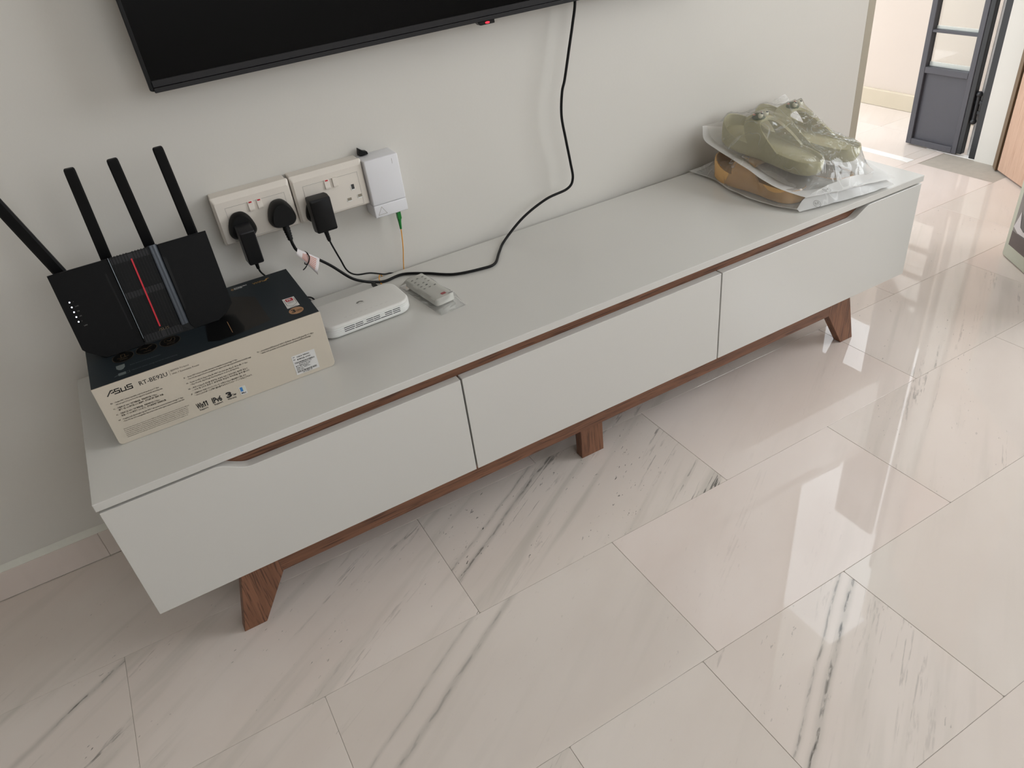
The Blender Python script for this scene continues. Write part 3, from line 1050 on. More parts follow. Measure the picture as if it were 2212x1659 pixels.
t = tube([(0.4610, -0.060, 0.5358), (0.4635, -0.0685, 0.5340), (0.4640, -0.0735, 0.5275), (0.4600, -0.0765, 0.5205), (0.4560, -0.077, 0.5165), (0.4500, -0.079, 0.5120), (0.4445, -0.080, 0.5095)], 0.0011, 8, 6)
tube([(0.4620, -0.062, 0.5290), (0.4540, -0.070, 0.5200), (0.4520, -0.076, 0.5180), (0.4560, -0.078, 0.5172)], 0.0010, 8, 6, bm=t)
obj('wire_tie', t, M['rubber'], pc, True)

# ------------------------------------------------------------------ router carton
bx = thing('router_box', 'dark and beige router carton lying at the left end of the console', 'box', (0.234, -0.185, TOP))
X0, X1, Y0, Y1, Z0, Z1 = 0.0522, 0.4148, -0.2900, -0.0765, TOP + 0.0006, 0.5212
obj('lid', B(X0, Y0 + 0.001, Z1 - 0.0015, X1, Y1, Z1, 0.0004, 1), M['card_dark'], bx)
t = B(X0 + 0.002, Y0 + 0.006, Z0 + 0.001, X1 - 0.002, Y1 - 0.001, Z1 - 0.0014)
obj('inner_tray', t, M['card_side'], bx)
fp_ = rrect(X0, Z0, X1, Z1, 0.006, 4)
fl = [(X0, Z1)] + [p for p in rrect(X0, Z0, X1, Z1, 0.0065, 4) if p[1] < Z1 - 0.02] + [(X1, Z1)]
fl = [(X1, Z1), (X0, Z1)] + [(X0, Z0 + 0.006), (X0 + 0.001, Z0 + 0.003), (X0 + 0.003, Z0 + 0.001), (X0 + 0.006, Z0)] + [(X1 - 0.006, Z0), (X1 - 0.003, Z0 + 0.001), (X1 - 0.001, Z0 + 0.003), (X1, Z0 + 0.006)]
obj('front_flap', prism(fl, Y0, Y0 + 0.0022, 'xz'), M['card_beige'], bx)
obj('flap_edge', B(X1 - 0.0001, Y0 + 0.0001, Z0 + 0.006, X1 + 0.0006, Y0 + 0.0021, Z1 - 0.0008), M['card_edge'], bx)

FF = frame((X0, Y0 - 0.0003, TOP), (1, 0, 0), (0, 0, 1))       # front face, origin lower left
TT = frame((X0, Y0, Z1 + 0.0003), (1, 0, 0), (0, 1, 0))       # lid, origin front left


def put(name, bm, m, M4, parent=bx):
    return obj(name, xform(bm, M4), m, parent)


# maker's mark, drawn stroke by stroke
hA = 0.0074
lg = strokes([[(0.0, 0.0), (0.0062, hA)], [(0.0062, hA), (0.0089, hA)], [(0.0095, 0.0034), (0.0095, hA * 0.55)]], 0.0017)


def letter_s(x, w, bm):
    strokes([[(x + w, hA), (x, hA)], [(x, hA), (x, hA * 0.55)], [(x, hA * 0.5), (x + w, hA * 0.5)], [(x + w, hA * 0.45), (x + w, 0)], [(x + w, 0.0), (x - 0.001, 0.0)]], 0.0017, bm=bm)


letter_s(0.0118, 0.0062, lg)
strokes([[(0.0208, hA * 0.8), (0.0208, 0.0)], [(0.0208, 0), (0.0272, 0)], [(0.0272, 0), (0.0272, hA * 0.8)]], 0.0017, bm=lg)
letter_s(0.0302, 0.0066, lg)
strokes([[(0.0062, 0.0030), (0.0095, 0.0030)]], 0.0014, bm=lg)
for v in lg.verts:
    v.co.x += 0.22 * v.co.y * 0.3 + 0.0168
    v.co.y += 0.0902
put('brand_logo', lg, M['ink'], FF)
put('model_name', text_bm('RT-BE92U', 0.0104, 0.0425, at=(0.0644, 0.0896), bold=0.00004), M['ink'], FF)
t = rect_bm(0.1105, 0.0885, 0.11085, 0.0982)
text_bm('BE9700 Tri-band', 0.0042, 0.0275, at=(0.1134, 0.0946), bm=t)
text_bm('WiFi 7 Extendable Router', 0.0042, 0.0425, at=(0.1134, 0.0886), bm=t)
put('product_line', t, M['ink_grey'], FF)
t = bmesh.new()
SM = 0.0034
for s, x, y, wd in (
        ('EN', 0.0152, 0.0750, 0.003), ('• Ultrafast WiFi 7 tri-band extendable router boosts speeds up to 9.7 Gbps.', 0.0200, 0.0750, 0.0680),
        ('• 10G and quad 2.5G ports boost throughput for bandwidth-demanding tasks.', 0.0200, 0.0708, 0.0720),
        ('TC', 0.0151, 0.0642, 0.003), ('• 超高速三頻 WiFi 7 可擴充路由器，最高速度可達 9.7Gbps。', 0.0200, 0.0642, 0.0610),
        ('• 搭載一組 10G 和四組 2.5G 連接埠，提升高頻寬任務的傳輸量。', 0.0200, 0.0600, 0.0700),
        ('SC', 0.0150, 0.0533, 0.003), ('• 超高速三频 WiFi 7 可扩展路由器，最高速度可达 9.7Gbps。', 0.0200, 0.0533, 0.0610),
        ('• 配备一个 10G 和四个 2.5G 端口，提升高带宽任务的吞吐量。', 0.0200, 0.0491, 0.0700),
        ('MY', 0.0145, 0.0428, 0.0034), ('• Penghala boleh dikembangkan tiga jalur WiFi 7 ultra pantas menyokong kelajuan sehingga 9.7 Gbps.', 0.0200, 0.0428, 0.0940),
        ('• Port 10G dan 2.5G meningkatkan daya pemprosesan untuk tugasan yang memerlukan lebar jalur.', 0.0200, 0.0386, 0.0950),
        ('ID', 0.1262, 0.0748, 0.0026), ('• Router WiFi 7 tri-band extendable ultracepat meningkatkan kecepatan hingga 9.7 Gbps.', 0.1312, 0.0748, 0.0815),
        ('• Port 10G dan empat 2.5G port meningkatkan throughput untuk tugas yang membutuhkan bandwidth tinggi.', 0.1312, 0.0706, 0.1030),
        ('VN', 0.1262, 0.0638, 0.0032), ('• Router có thể mở rộng ba băng tần WiFi 7 siêu nhanh giúp tăng tốc độ lên đến 9.7 Gbps.', 0.1312, 0.0638, 0.0950),
        ('• Cổng 10G và bốn cổng 2.5G giúp tăng thông lượng cho các tác vụ cần băng thông.', 0.1312, 0.0596, 0.0790),
        ('KR', 0.1261, 0.0529, 0.0032), ('• 최대 9.7Gbps의 속도를 제공하는 초고속 WiFi 7 트라이밴드 확장형 공유기', 0.1312, 0.0529, 0.0910),
        ('• 10G 및 2.5G 포트가 고대역폭 작업의 처리량을 높여 줍니다', 0.1312, 0.0487, 0.0930),
        ('JP', 0.1262, 0.0424, 0.0028), ('• 超高速WiFi 7対応トライバンドルーターが最大9.7Gbpsの通信速度を実現します。', 0.1312, 0.0424, 0.0860),
        ('• 10Gと2.5Gのポートが帯域幅を要するタスクのスループットを向上させます。', 0.1312, 0.0382, 0.0950),
        ('TH', 0.2451, 0.0744, 0.003), ('• เราเตอร์ขยายได้ไตรแบนด์ WiFi 7 เร็วพิเศษ เพิ่มความเร็วสูงสุดถึง 9.7 Gbps', 0.2500, 0.0744, 0.0930),
        ('• พอร์ต 10G และพอร์ต 2.5G ช่วยเพิ่มปริมาณงานสำหรับงานที่ใช้แบนด์วิดท์สูง', 0.2500, 0.0702, 0.0870)):
    text_bm(s, SM, wd, at=(x, y), bm=t, res=1, bold=0.00007)
put('feature_print', t, M['ink_grey'], FF)
t = bmesh.new()
for i, (s, wd) in enumerate((('Quoted network speeds are based on current IEEE specifications. Actual performance may vary and is affected', 0.1020),
                             ('by network factors, distance, obstacles and interference. Product specifications are subject to change without', 0.0985),
                             ('notice. Bundled software versions may change. Brand and product names mentioned are trademarks of their', 0.0990),
                             ('respective companies. Not all products are available in all markets. Availability of services and of the', 0.0985),
                             ('features shown depends on the country and the network. See the product page for the details of the', 0.0975),
                             ('warranty and for the full and current list of the notices and the licences that apply to it.', 0.0950))):
    text_bm(s, 0.0024, wd, at=(0.0148, 0.0258 - 0.0032 * i), bm=t, res=1, bold=0.00003)
put('fine_print', t, M['ink_grey'], FF)
t = text_bm('Win', 0.0142, 0.0112, at=(0.1264, 0.0135), bold=0.0005)
for x in (0.1397, 0.1434):
    strokes([[(x, 0.0144), (x, 0.0228)], [(x, 0.0226), (x - 0.0013, 0.0214)]], 0.0017, bm=t)
text_bm('Support', 0.0042, 0.0142, at=(0.1287, 0.0090), bm=t, bold=0.0001)
text_bm('IPv6', 0.0142, 0.0155, at=(0.1520, 0.0135), bm=t, bold=0.0005)
text_bm('Support', 0.0042, 0.0142, at=(0.1530, 0.0090), bm=t, bold=0.0001)
text_bm('3', 0.0138, 0.0092, at=(0.1752, 0.0140), bm=t, bold=0.0007)
text_bm('Year', 0.0058, 0.0066, at=(0.1848, 0.0140), bm=t, bold=0.0002)
text_bm('Warranty', 0.0042, 0.0148, at=(0.1752, 0.0092), bm=t, bold=0.0001)
put('support_badges', t, M['ink'], FF)
mb = put('os_badge', poly_bm(rrect(0.1978, 0.0096, 0.2088, 0.0253, 0.001, 3)), M['sticker'], FF)
put('badge_blue', rect_bm(0.1992, 0.0158, 0.2035, 0.0242, z=0.0002), M['mac_blue'], FF, mb)
t = rect_bm(0.2035, 0.0158, 0.2074, 0.0242, z=0.0002)
put('badge_pale', t, M['pale_green'], FF, mb)
put('badge_text', xform(text_bm('Mac', 0.0046, 0.0076, at=(0.1994, 0.0112), bold=0.0001), Matrix.Translation((0, 0, 0.0002))), M['ink'], FF, mb)
# barcode label (the square code is left out)
lb = put('barcode_label', rect_bm(0.2948, 0.0080, 0.3356, 0.0458), M['sticker'], FF)
t = bmesh.new()
rb = random.Random(4)


def bars(x0, x1, y0, y1):
    x = x0
    while x < x1:
        w_ = rb.choice((0.0004, 0.0006, 0.001))
        rect_bm(x, y0, min(x + w_, x1), y1, bm=t, z=0.0002)
        x += w_ + rb.choice((0.0004, 0.0006, 0.0009))


bars(0.2975, 0.3320, 0.0295, 0.0325)
bars(0.2975, 0.3315, 0.0115, 0.0150)
for s, sz, x, y, wd in (('S/N', 0.0026, 0.2968, 0.0420, 0.003), ('MAC', 0.0026, 0.2968, 0.0372, 0.0036), ('CHECK THIS NO.', 0.0036, 0.3032, 0.0405, 0.0232), ('R9IP5R 0Y41', 0.0040, 0.3032, 0.0352, 0.0232),
                        ('R9IP5R0Y41', 0.0020, 0.3040, 0.0272, 0.022), ('RT-BE92U/UK', 0.0026, 0.2975, 0.0238, 0.026), ('Model No.: RT-BE92U', 0.0022, 0.2975, 0.0210, 0.0225), ('H/W: A1  F/W: 3.0', 0.0022, 0.2975, 0.0184, 0.0240), ('Date: 2024', 0.0022, 0.2975, 0.0160, 0.012), ('4711387 70', 0.0022, 0.3060, 0.0092, 0.017)):
    xform(text_bm(s, sz, wd, at=(x, y), bm=t, res=1, bold=0.00008), Matrix.Identity(4))
for v in t.verts:
    v.co.z = 0.0002
put('label_print', t, M['ink'], FF, lb)

# print on the lid
put('product_picture', poly_bm([(0.240, 0.020), (0.286, 0.0290), (0.2845, 0.137), (0.2467, 0.1700), (0.2150, 0.165), (0.2120, 0.095)]), M['print_brown'], TT)
put('picture_router', xform(poly_bm([(0.1816, 0.0280), (0.2000, 0.0180), (0.2390, 0.0200), (0.2440, 0.0360), (0.2400, 0.0945), (0.2330, 0.1000), (0.1894, 0.0960)]), Matrix.Translation((0, 0, 0.0002))), M['print_black'], TT)
put('picture_stripe', rect_bm(0.2220, 0.030, 0.2228, 0.075, z=0.0004), M['bronze'], TT)
t = rect_bm(0.2560, 0.1946, 0.2562, 0.1962)
text_bm('EXTENDABLE', 0.0052, 0.0235, at=(0.2600, 0.1960), bold=0.00015, bm=t)
text_bm('ROUTER', 0.0052, 0.0150, at=(0.2600, 0.1915), bold=0.00015, bm=t)
put('extendable_print', t, M['ink_white'], TT)
put('extendable_mark', ring_bm(0.2565, 0.1950, 0.0022, 0.0040, 0.0010, 16), M['gold'], TT)
t = text_bm('WiFi', 0.0100, 0.0190, at=(0.2935, 0.1890), bold=0.0001)
poly_bm([(0.3135, 0.1890), (0.3185, 0.1890), (0.3220, 0.1955), (0.3255, 0.1955), (0.3245, 0.1980), (0.3195, 0.1980), (0.3165, 0.1925), (0.3135, 0.1925)], bm=t)
put('wifi_print', t, M['gold'], TT)
st = put('award_sticker', poly_bm([(0.3205, 0.0480), (0.3424, 0.0484), (0.3425, 0.0877), (0.3215, 0.0887)]), M['sticker'], TT)
put('award_red', poly_bm(rrect(0.3255, 0.0735, 0.3385, 0.0852, 0.0015, 3), z=0.0002), M['sticker_red'], TT, st)
put('award_letters', xform(text_bm('PR', 0.0088, 0.0080, at=(0.3278, 0.0762), bold=0.0002), Matrix.Translation((0, 0, 0.0004))), M['sticker'], TT, st)
t = strokes([[(0.3232, 0.083), (0.3232, 0.060), (0.332, 0.0530), (0.3408, 0.060), (0.3408, 0.083)]], 0.0006)
text_bm('PREMIUM', 0.0034, 0.0110, at=(0.3265, 0.0690), bm=t)
text_bm('WARRANTY', 0.0034, 0.0110, at=(0.3265, 0.0655), bm=t)
text_bm('PLATINUM', 0.0034, 0.0110, at=(0.3265, 0.0492), bm=t)
for v in t.verts:
    v.co.z = 0.0002
put('award_print', t, M['ink'], TT, st)
st = put('warranty_sticker', poly_bm(ell(0.3315, 0.0322, 0.0125, 0.0128)), M['bronze'], TT)
t = text_bm('3', 0.0170, 0.0075, at=(0.3228, 0.0268), bold=0.0005)
text_bm('YEARS', 0.0048, 0.0105, at=(0.3310, 0.0300), bold=0.0001, bm=t)
text_bm('WARRANTY', 0.0030, 0.0105, at=(0.3310, 0.0265), bm=t)
for v in t.verts:
    v.co.z = 0.0002
put('warranty_print', t, M['ink'], TT, st)
for cx, word in ((0.0539, 'AiMesh'), (0.0904, 'VPN'), (0.1278, 'AiProtection')):
    e = put('feature_badge', poly_bm(ell(cx, 0.0748, 0.0162, 0.0165)), M['print_black'], TT)
    t = ring_bm(cx, 0.0748, 0.0166, 0.0169, 0.0005)
    if word == 'AiMesh':
        strokes([[(cx - 0.009, 0.074), (cx - 0.004, 0.0715), (cx + 0.009, 0.074)], [(cx - 0.003, 0.073), (cx - 0.003, 0.083), (cx + 0.003, 0.083), (cx + 0.003, 0.073)]], 0.0009, bm=t)
    elif word == 'VPN':
        strokes([[(cx - 0.009, 0.078), (cx - 0.002, 0.079), (cx, 0.074), (cx + 0.003, 0.079), (cx + 0.009, 0.082)]], 0.0011, bm=t)
    else:
        ring_bm(cx, 0.079, 0.009, 0.009, 0.0005, bm=t)
        strokes([[(cx - 0.004, 0.079), (cx, 0.075), (cx + 0.004, 0.082)]], 0.001, bm=t)
    text_bm(word, 0.0040, 0.0120, at=(cx - 0.006, 0.0650), bm=t)
    for v in t.verts:
        v.co.z = 0.0003
    put('badge_outline', t, M['dim_gold'], TT, e)
t = poly_bm([(0.0405, 0.0500), (0.0535, 0.0500), (0.0535, 0.0400), (0.0505, 0.0345), (0.0470, 0.0325), (0.0435, 0.0345), (0.0405, 0.0400)])
strokes([[(0.0360, 0.0165), (0.0420, 0.0190)]], 0.0010, bm=t)
poly_bm(rrect(0.0415, 0.0150, 0.0530, 0.0235, 0.0015, 3), bm=t)
strokes([[(0.0540, 0.0165), (0.0585, 0.0165), (0.0585, 0.0225), (0.0540, 0.0225)]], 0.0006, bm=t)
text_bm('Router Security powered by AI protection', 0.0036, 0.0465, at=(0.0612, 0.0386), bm=t)
text_bm('USB port for printer, storage and 4G 5G mobile tethering', 0.0036, 0.0700, at=(0.0612, 0.0192), bm=t)
put('lid_small_print', t, M['ink_pale'], TT)

# ------------------------------------------------------------------ router standing on the carton
ro = thing('router', 'black four-antenna router with a red centre stripe standing on its carton', 'router', (0.176, -0.17, 0.522))
LV = Vector((0, 0.26, 0.9656)).normalized()
RM = frame((0.176, -0.16, 0.663), (1, 0, 0), tuple(LV))      # face plane: x across, y up the face, z out towards the room
OUT = [(-0.1210, 0.0), (-0.1210, -0.1228), (-0.1165, -0.1290), (-0.0925, -0.1466), (0.0880, -0.1466), (0.1035, -0.1392), (0.1185, -0.1245), (0.1208, 0.0)]


def face_prism(poly, z0, z1, bev=0.0006, seg=1):
    return xform(prism(poly, z0, z1, 'xy', bev, seg), RM)


# shell: face plate tapering back to a narrower rear
t = bmesh.new()
rear = [(a * 0.86, -0.012 + (b * 0.82)) for a, b in OUT]
mid = [(a * 0.985, b * 0.99 - 0.0007) for a, b in OUT]
loft([[Vector((a, b, 0.0)) for a, b in OUT], [Vector((a, b, -0.004)) for a, b in OUT], [Vector((a, b, -0.016)) for a, b in mid], [Vector((a, b, -0.034)) for a, b in rear]], bm=t)
obj('rear_shell', xform(t, RM), M['black_plastic'], ro)
lp = [(-0.1208, -0.0004), (-0.1208, -0.1228), (-0.1163, -0.1288), (-0.0925, -0.1464), (-0.0330, -0.1464), (-0.0330, -0.0004)]
rp = [(0.0432, -0.0004), (0.0432, -0.1380), (0.0480, -0.1464), (0.0880, -0.1464), (0.1035, -0.1390), (0.1183, -0.1245), (0.1206, -0.0004)]
obj('left_panel', face_prism(lp, 0.0, 0.0022), M['router_shell'], ro)
obj('right_panel', face_prism(rp, 0.0, 0.0022), M['router_shell'], ro)
obj('side_slot', face_prism([(-0.0452, -0.0227), (-0.0436, -0.0205), (-0.0426, -0.0205), (-0.0405, -0.1155), (-0.0425, -0.1155)], 0.0012, 0.0026, 0), M['rubber'], ro)
obj('side_slot', face_prism([(0.0437, -0.0218), (0.0468, -0.0218), (0.0486, -0.0250), (0.0470, -0.1090), (0.0440, -0.1130)], 0.0012, 0.0026, 0), M['rubber'], ro)
obj('left_ridge', face_prism([(-0.0328, 0.0012), (-0.0328, -0.1420), (-0.0300, -0.1420), (-0.0300, 0.0012)], 0.0, 0.0048), M['router_shell'], ro)
obj('ridge_line', face_prism([(-0.0320, 0.0010), (-0.0320, -0.1352), (-0.0312, -0.1352), (-0.0312, 0.0010)], 0.0046, 0.0052, 0), M['silver'], ro)
obj('right_ridge', xform(loft([[Vector((0.0292, y, 0.0)), Vector((0.0306, y, 0.0058)), Vector((0.0335, y, 0.0064)), Vector((0.0405, y, 0.0030)), Vector((0.0430, y, 0.0))] for y in (0.0016, -0.1338)]), RM), M['router_ridge'], ro, True)
obj('centre_well', face_prism([(-0.0300, -0.004), (-0.0300, -0.1466), (0.0430, -0.1466), (0.0292, -0.1340), (0.0292, -0.004)], -0.002, 0.0006, 0), M['rubber'], ro)
NR = 13
for i in range(NR):
    x = -0.0268 + i * (0.0545 / (NR - 1))
    if abs(x) < 0.0015:
        continue
    obj('vent_rib', face_prism([(x - 0.0007, 0.0012), (x - 0.0007, -0.1430), (x + 0.0007, -0.1430), (x + 0.0007, 0.0012)], 0.0004, 0.0026, 0), M['rubber'], ro)
for y0, y1 in ((-0.0012, -0.0115), (-0.0590, -0.0690), (-0.1320, -0.1440)):
    obj('rib_bar', face_prism([(-0.0300, y0), (-0.0300, y1), (0.0292, y1), (0.0292, y0)], 0.0004, 0.0016, 0), M['charcoal'], ro)
obj('centre_stripe', face_prism([(-0.0013, -0.0095), (-0.0024, -0.1248), (0.0000, -0.1248), (0.0011, -0.0095)], 0.0006, 0.0042, 0.0002), M['red'], ro)['label'] = 'red centre stripe'
t = xform(text_bm('/SUS', 0.0056, 0.0170, at=(-0.0055, -0.1322), bold=0.00002), Matrix.Translation((0, 0, 0.0030)))
obj('face_mark', xform(t, RM), M['dim_gold'], ro)
for i, sy in enumerate(('o', '2.4G', '5G', '6G', 'I', 'LAN')):
    y = -0.0468 - i * 0.00805
    if i < 5:
        obj('status_light', face_prism(ell(-0.1078, y, 0.00115, 0.00125, 12), 0.0018, 0.0027, 0), M['led_white'], ro)
    t = xform(text_bm(sy, 0.0026, None, at=(-0.1030, y - 0.001), res=1), Matrix.Translation((0, 0, 0.0025)))
    obj('light_caption', xform(t, RM), M['logo_grey'], ro)
t = bmesh.new()
for k in range(14):
    x = 0.036 + k * 0.0040
    B(x, -0.1472, -0.008, x + 0.0018, -0.1464, 0.001, bm=t)
obj('lower_vent', xform(t, RM), M['rubber'], ro)
for sx in (-0.075, 0.075):
    obj('foot', B(0.176 + sx - 0.016, -0.185, 0.5222, 0.176 + sx + 0.016, -0.130, 0.552, 0.002, 1), M['rubber'], ro)


def antenna(bx_, bz, tx, tz, y0, y1, w0, w1, d):
    b0, b1 = Vector((bx_, y0, bz)), Vector((tx, y1, tz))
    ax = (b1 - b0).normalized()
    sd = Vector((0, 1, 0)).cross(ax).normalized() * -1
    sd = sd if sd.x > 0 else -sd
    fw = sd.cross(ax)
    rings = []
    Ln = (b1 - b0).length
    for s, k in ((0, 1), (Ln - 0.006, 1), (Ln - 0.002, 0.96), (Ln, 0.80)):
        c = b0 + ax * s
        w_ = (w0 + (w1 - w0) * s / Ln) / 2 * k
        dd_ = d / 2 * k
        rings.append([c + sd * a + fw * b for a, b in ((w_, dd_ * 0.5), (w_ * 0.7, dd_), (-w_ * 0.7, dd_), (-w_, dd_ * 0.5), (-w_, -dd_ * 0.5), (-w_ * 0.7, -dd_), (w_ * 0.7, -dd_), (w_, -dd_ * 0.5))])
    t = loft(rings)
    bmesh.ops.recalc_face_normals(t, faces=t.faces[:])
    obj('antenna', t, M['router_shell'], ro)
    k = tube([b0 - Vector((0.010, 0, -0.004)), b0 + Vector((0.010, 0, 0.004))], 0.0066, 12, 1, smooth_path=False)
    obj('antenna_hinge', k, M['rubber'], ro, True)


antenna(0.0775, 0.626, 0.0250, 0.820, -0.128, -0.128, 0.019, 0.0175, 0.012)
antenna(0.1395, 0.620, 0.1460, 0.8005, -0.128, -0.128, 0.0175, 0.0160, 0.010)
antenna(0.2088, 0.620, 0.2070, 0.7990, -0.128, -0.128, 0.0175, 0.0168, 0.010)
antenna(0.2788, 0.620, 0.2750, 0.8000, -0.128, -0.128, 0.0172, 0.0160, 0.010)

# ------------------------------------------------------------------ white modem
mo = thing('modem', 'slim white fibre modem with vented front edge beside the router carton', 'modem', (0.515, -0.155, TOP))
MM = Matrix.Translation((0.5145, -0.156, TOP)) @ Matrix.Rotation(math.radians(1.6), 4, 'Z')
hw, hd = 0.0885, 0.0495


def mring(z, ins, r):
    return [Vector((a, b, z)) for a, b in rrect(-hw + ins, -hd + ins, hw - ins, hd - ins, r, 8)]


t = loft([mring(0.002, 0.005, 0.022), mring(0.0035, 0.001, 0.024), mring(0.008, -0.001, 0.025), mring(0.0225, 0.0, 0.025)])
obj('base', xform(t, MM), M['modem_side'], mo, True)
rings = []
for k in range(4):
    z = 0.0082 + k * 0.0037
    rings += [mring(z, -0.0014, 0.026), mring(z + 0.0026, -0.0014, 0.026), mring(z + 0.0030, -0.0004, 0.025), mring(z + 0.0036, -0.0004, 0.025)]
obj('grooved_band', xform(loft(rings), MM), M['modem_side'], mo, True)
t = loft([mring(0.0226, -0.0012, 0.026), mring(0.0262, -0.0004, 0.025), mring(0.0276, 0.001, 0.024), mring(0.0280, 0.003, 0.022)])
obj('cover', xform(t, MM), M['modem'], mo, True)
for r in range(3):
    z = 0.0108 + r * 0.0037
    for x0, x1 in ((-0.052, -0.031), (-0.029, -0.014), (-0.007, 0.0065), (0.0075, 0.0205), (0.031, 0.0455), (0.0475, 0.0625)) if r else ((-0.052, -0.033), (-0.031, -0.0150), (-0.0142, 0.0065), (0.0075, 0.0205), (0.0215, 0.0455), (0.0475, 0.0625)):
        obj('vent_slot', xform(B(x0, -hd - 0.0018, z, x1, -hd - 0.0002, z + 0.0013), MM), M['slot'], mo)
lt = bmesh.new()
for k in range(8):
    a = math.radians(12 + k * 156 / 7)
    c = Vector((0.0, 0.0))
    dx, dy = math.cos(a), math.sin(a)
    L0, L1, w_ = 0.0022, 0.0078, 0.00125
    nx, ny = -dy, dx
    poly_bm([(dx * L0, dy * L0), (dx * (L0 + 0.6 * (L1 - L0)) + nx * w_, dy * (L0 + 0.6 * (L1 - L0)) + ny * w_), (dx * L1 + nx * w_ * 0.6, dy * L1 + ny * w_ * 0.6), (dx * L1 - nx * w_ * 0.6, dy * L1 - ny * w_ * 0.6), (dx * (L0 + 0.6 * (L1 - L0)) - nx * w_, dy * (L0 + 0.6 * (L1 - L0)) - ny * w_)], bm=lt)
text_bm('HUAWEI', 0.0026, 0.0140, at=(-0.007, -0.0040), bm=lt, res=1)
obj('brand_logo', xform(lt, MM @ Matrix.Translation((0.0045, 0.005, 0.0283))), M['logo_grey'], mo)
t = bmesh.new()
for k, s in enumerate(('POWER', 'PON', 'LOS', 'LAN1', 'LAN2', 'TEL', 'USB', 'WLAN', 'WPS')):
    text_bm(s, 0.0024, 0.0056, at=(-0.042 + k * 0.0105, -0.031), bm=t, res=1)
obj('indicator_print', xform(t, MM @ Matrix.Translation((0, 0, 0.0283))), M['seam'], mo)
for sx in (-0.06, 0.06):
    for sy in (-0.035, 0.035):
        obj('foot', xform(prism(ell(sx, sy, 0.006, 0.006, 12), 0.0003, 0.0030), MM), M['pvc_cool'], mo)
t = B(0.569, -0.1085, 0.4185, 0.581, -0.094, 0.4285, 0.001, 1)
B(0.570, -0.1085, 0.426, 0.577, -0.070, 0.4345, 0.001, 1, bm=t)
obj('dc_plug', t, M['rubber'], a3)['label'] = 'angled black plug in the back of the modem'

# ------------------------------------------------------------------ remote in its sleeve
rm = thing('remote_control', 'small white remote control sealed in a clear sleeve beside the modem', 'remote', (0.66, -0.17, TOP))
ang = math.radians(6.5)
RMx = Matrix.Translation((0.6585, -0.1640, TOP)) @ Matrix.Rotation(ang, 4, 'Z')
t = loft([[Vector((a, b, z)) for a, b in rrect(-0.0215 + i, -0.0630 + i, 0.0215 - i, 0.0630 - i, 0.006, 5)] for z, i in ((0.004, 0.002), (0.006, 0.0), (0.017, 0.0), (0.0195, 0.002))])
obj('body', xform(t, RMx), M['remote'], rm, True)
for r in range(5):
    for c in range(3):
        if (r * 3 + c) in (4, 11):
            continue
        mm = M['slot'] if (r, c) in ((3, 1), (4, 2), (3, 2)) else M['button']
        obj('button', xform(prism(ell(-0.012 + c * 0.012, 0.046 - r * 0.0125, 0.0026, 0.0016, 10), 0.0192, 0.0202, 'xy'), RMx), mm, rm)
obj('red_mark', xform(prism(rrect(-0.0005, -0.0525, 0.0095, -0.0445, 0.002, 3), 0.0192, 0.0199, 'xy'), RMx), M['sticker_red'], rm)['label'] = 'red printed mark'
obj('paper_label', xform(B(0.0105, -0.0605, 0.0194, 0.0225, -0.0505, 0.0199), RMx), M['sticker'], rm)
obj('label_print', xform(B(0.0115, -0.0570, 0.0199, 0.0215, -0.0556, 0.0201), RMx), M['slot'], rm)
sl = thing('plastic_sleeve', 'clear crinkled plastic sleeve around the small white remote control', 'plastic bag', (0.66, -0.17, TOP))
t = bmesh.new()
nu, nv = 22, 46
verts = []
for j in range(nv + 1):
    q = j / nv
    y = -0.0900 + 0.168 * q
    row = []
    for i in range(nu + 1):
        p = i / nu
        x = -0.0285 + 0.057 * p
        ed = min(1, min(p, 1 - p) * 5.0)
        en = min(1, (q) * 5.5, (1 - q) * 8)
        en = max(0, en)
        h = 0.0022 + 0.0195 * (ed ** 0.55) * (en ** 0.7)
        h += 0.0016 * abs(noise.noise(Vector((x * 90, y * 60, 1.0)))) * (1.5 if q < 0.2 else 0.7)
        row.append(t.verts.new(RMx @ Vector((x + 0.003 * noise.noise(Vector((y * 30, 5, 0))), y, h + 0.0010 * ed * en))))
    verts.append(row)
for j in range(nv):
    for i in range(nu):
        t.faces.new((verts[j][i], verts[j][i + 1], verts[j + 1][i + 1], verts[j + 1][i]))
obj('film', t, M['film_small'], sl, True)
t = bmesh.new()
poly_bm([(-0.030, -0.092), (0.030, -0.092), (0.030, 0.079), (-0.030, 0.079)], bm=t, z=0.0012)
obj('back_film', xform(t, RMx), M['frost_thin'], sl)

# ------------------------------------------------------------------ shoes and their bags
FT = [(0, 0), (0.02, 0.38), (0.06, 0.60), (0.12, 0.74), (0.22, 0.82), (0.36, 0.83), (0.50, 0.88), (0.62, 0.96), (0.74, 1.0), (0.84, 0.96), (0.91, 0.82), (0.965, 0.56), (0.99, 0.3), (1, 0)]


def hwid(t):
    for (a, u), (b, v) in zip(FT, FT[1:]):
        if a <= t <= b:
            return u + (v - u) * (t - a) / (b - a)
    return 0


def outline(Ls, Wd, side, n=44):
    pts = []
    for k in range(n):
        a = 2 * PI * k / n
        tt = 0.5 + 0.5 * math.sin(a)
        cc = side * 0.07 * Wd * math.sin(PI * min(1, max(0, tt)) * 1.1 - 0.6)
        x = cc + math.copysign(hwid(tt) * Wd / 2, math.cos(a))
        if abs(math.cos(a)) < 1e-6:
            x = cc
        pts.append((x, Ls * tt))
    return pts


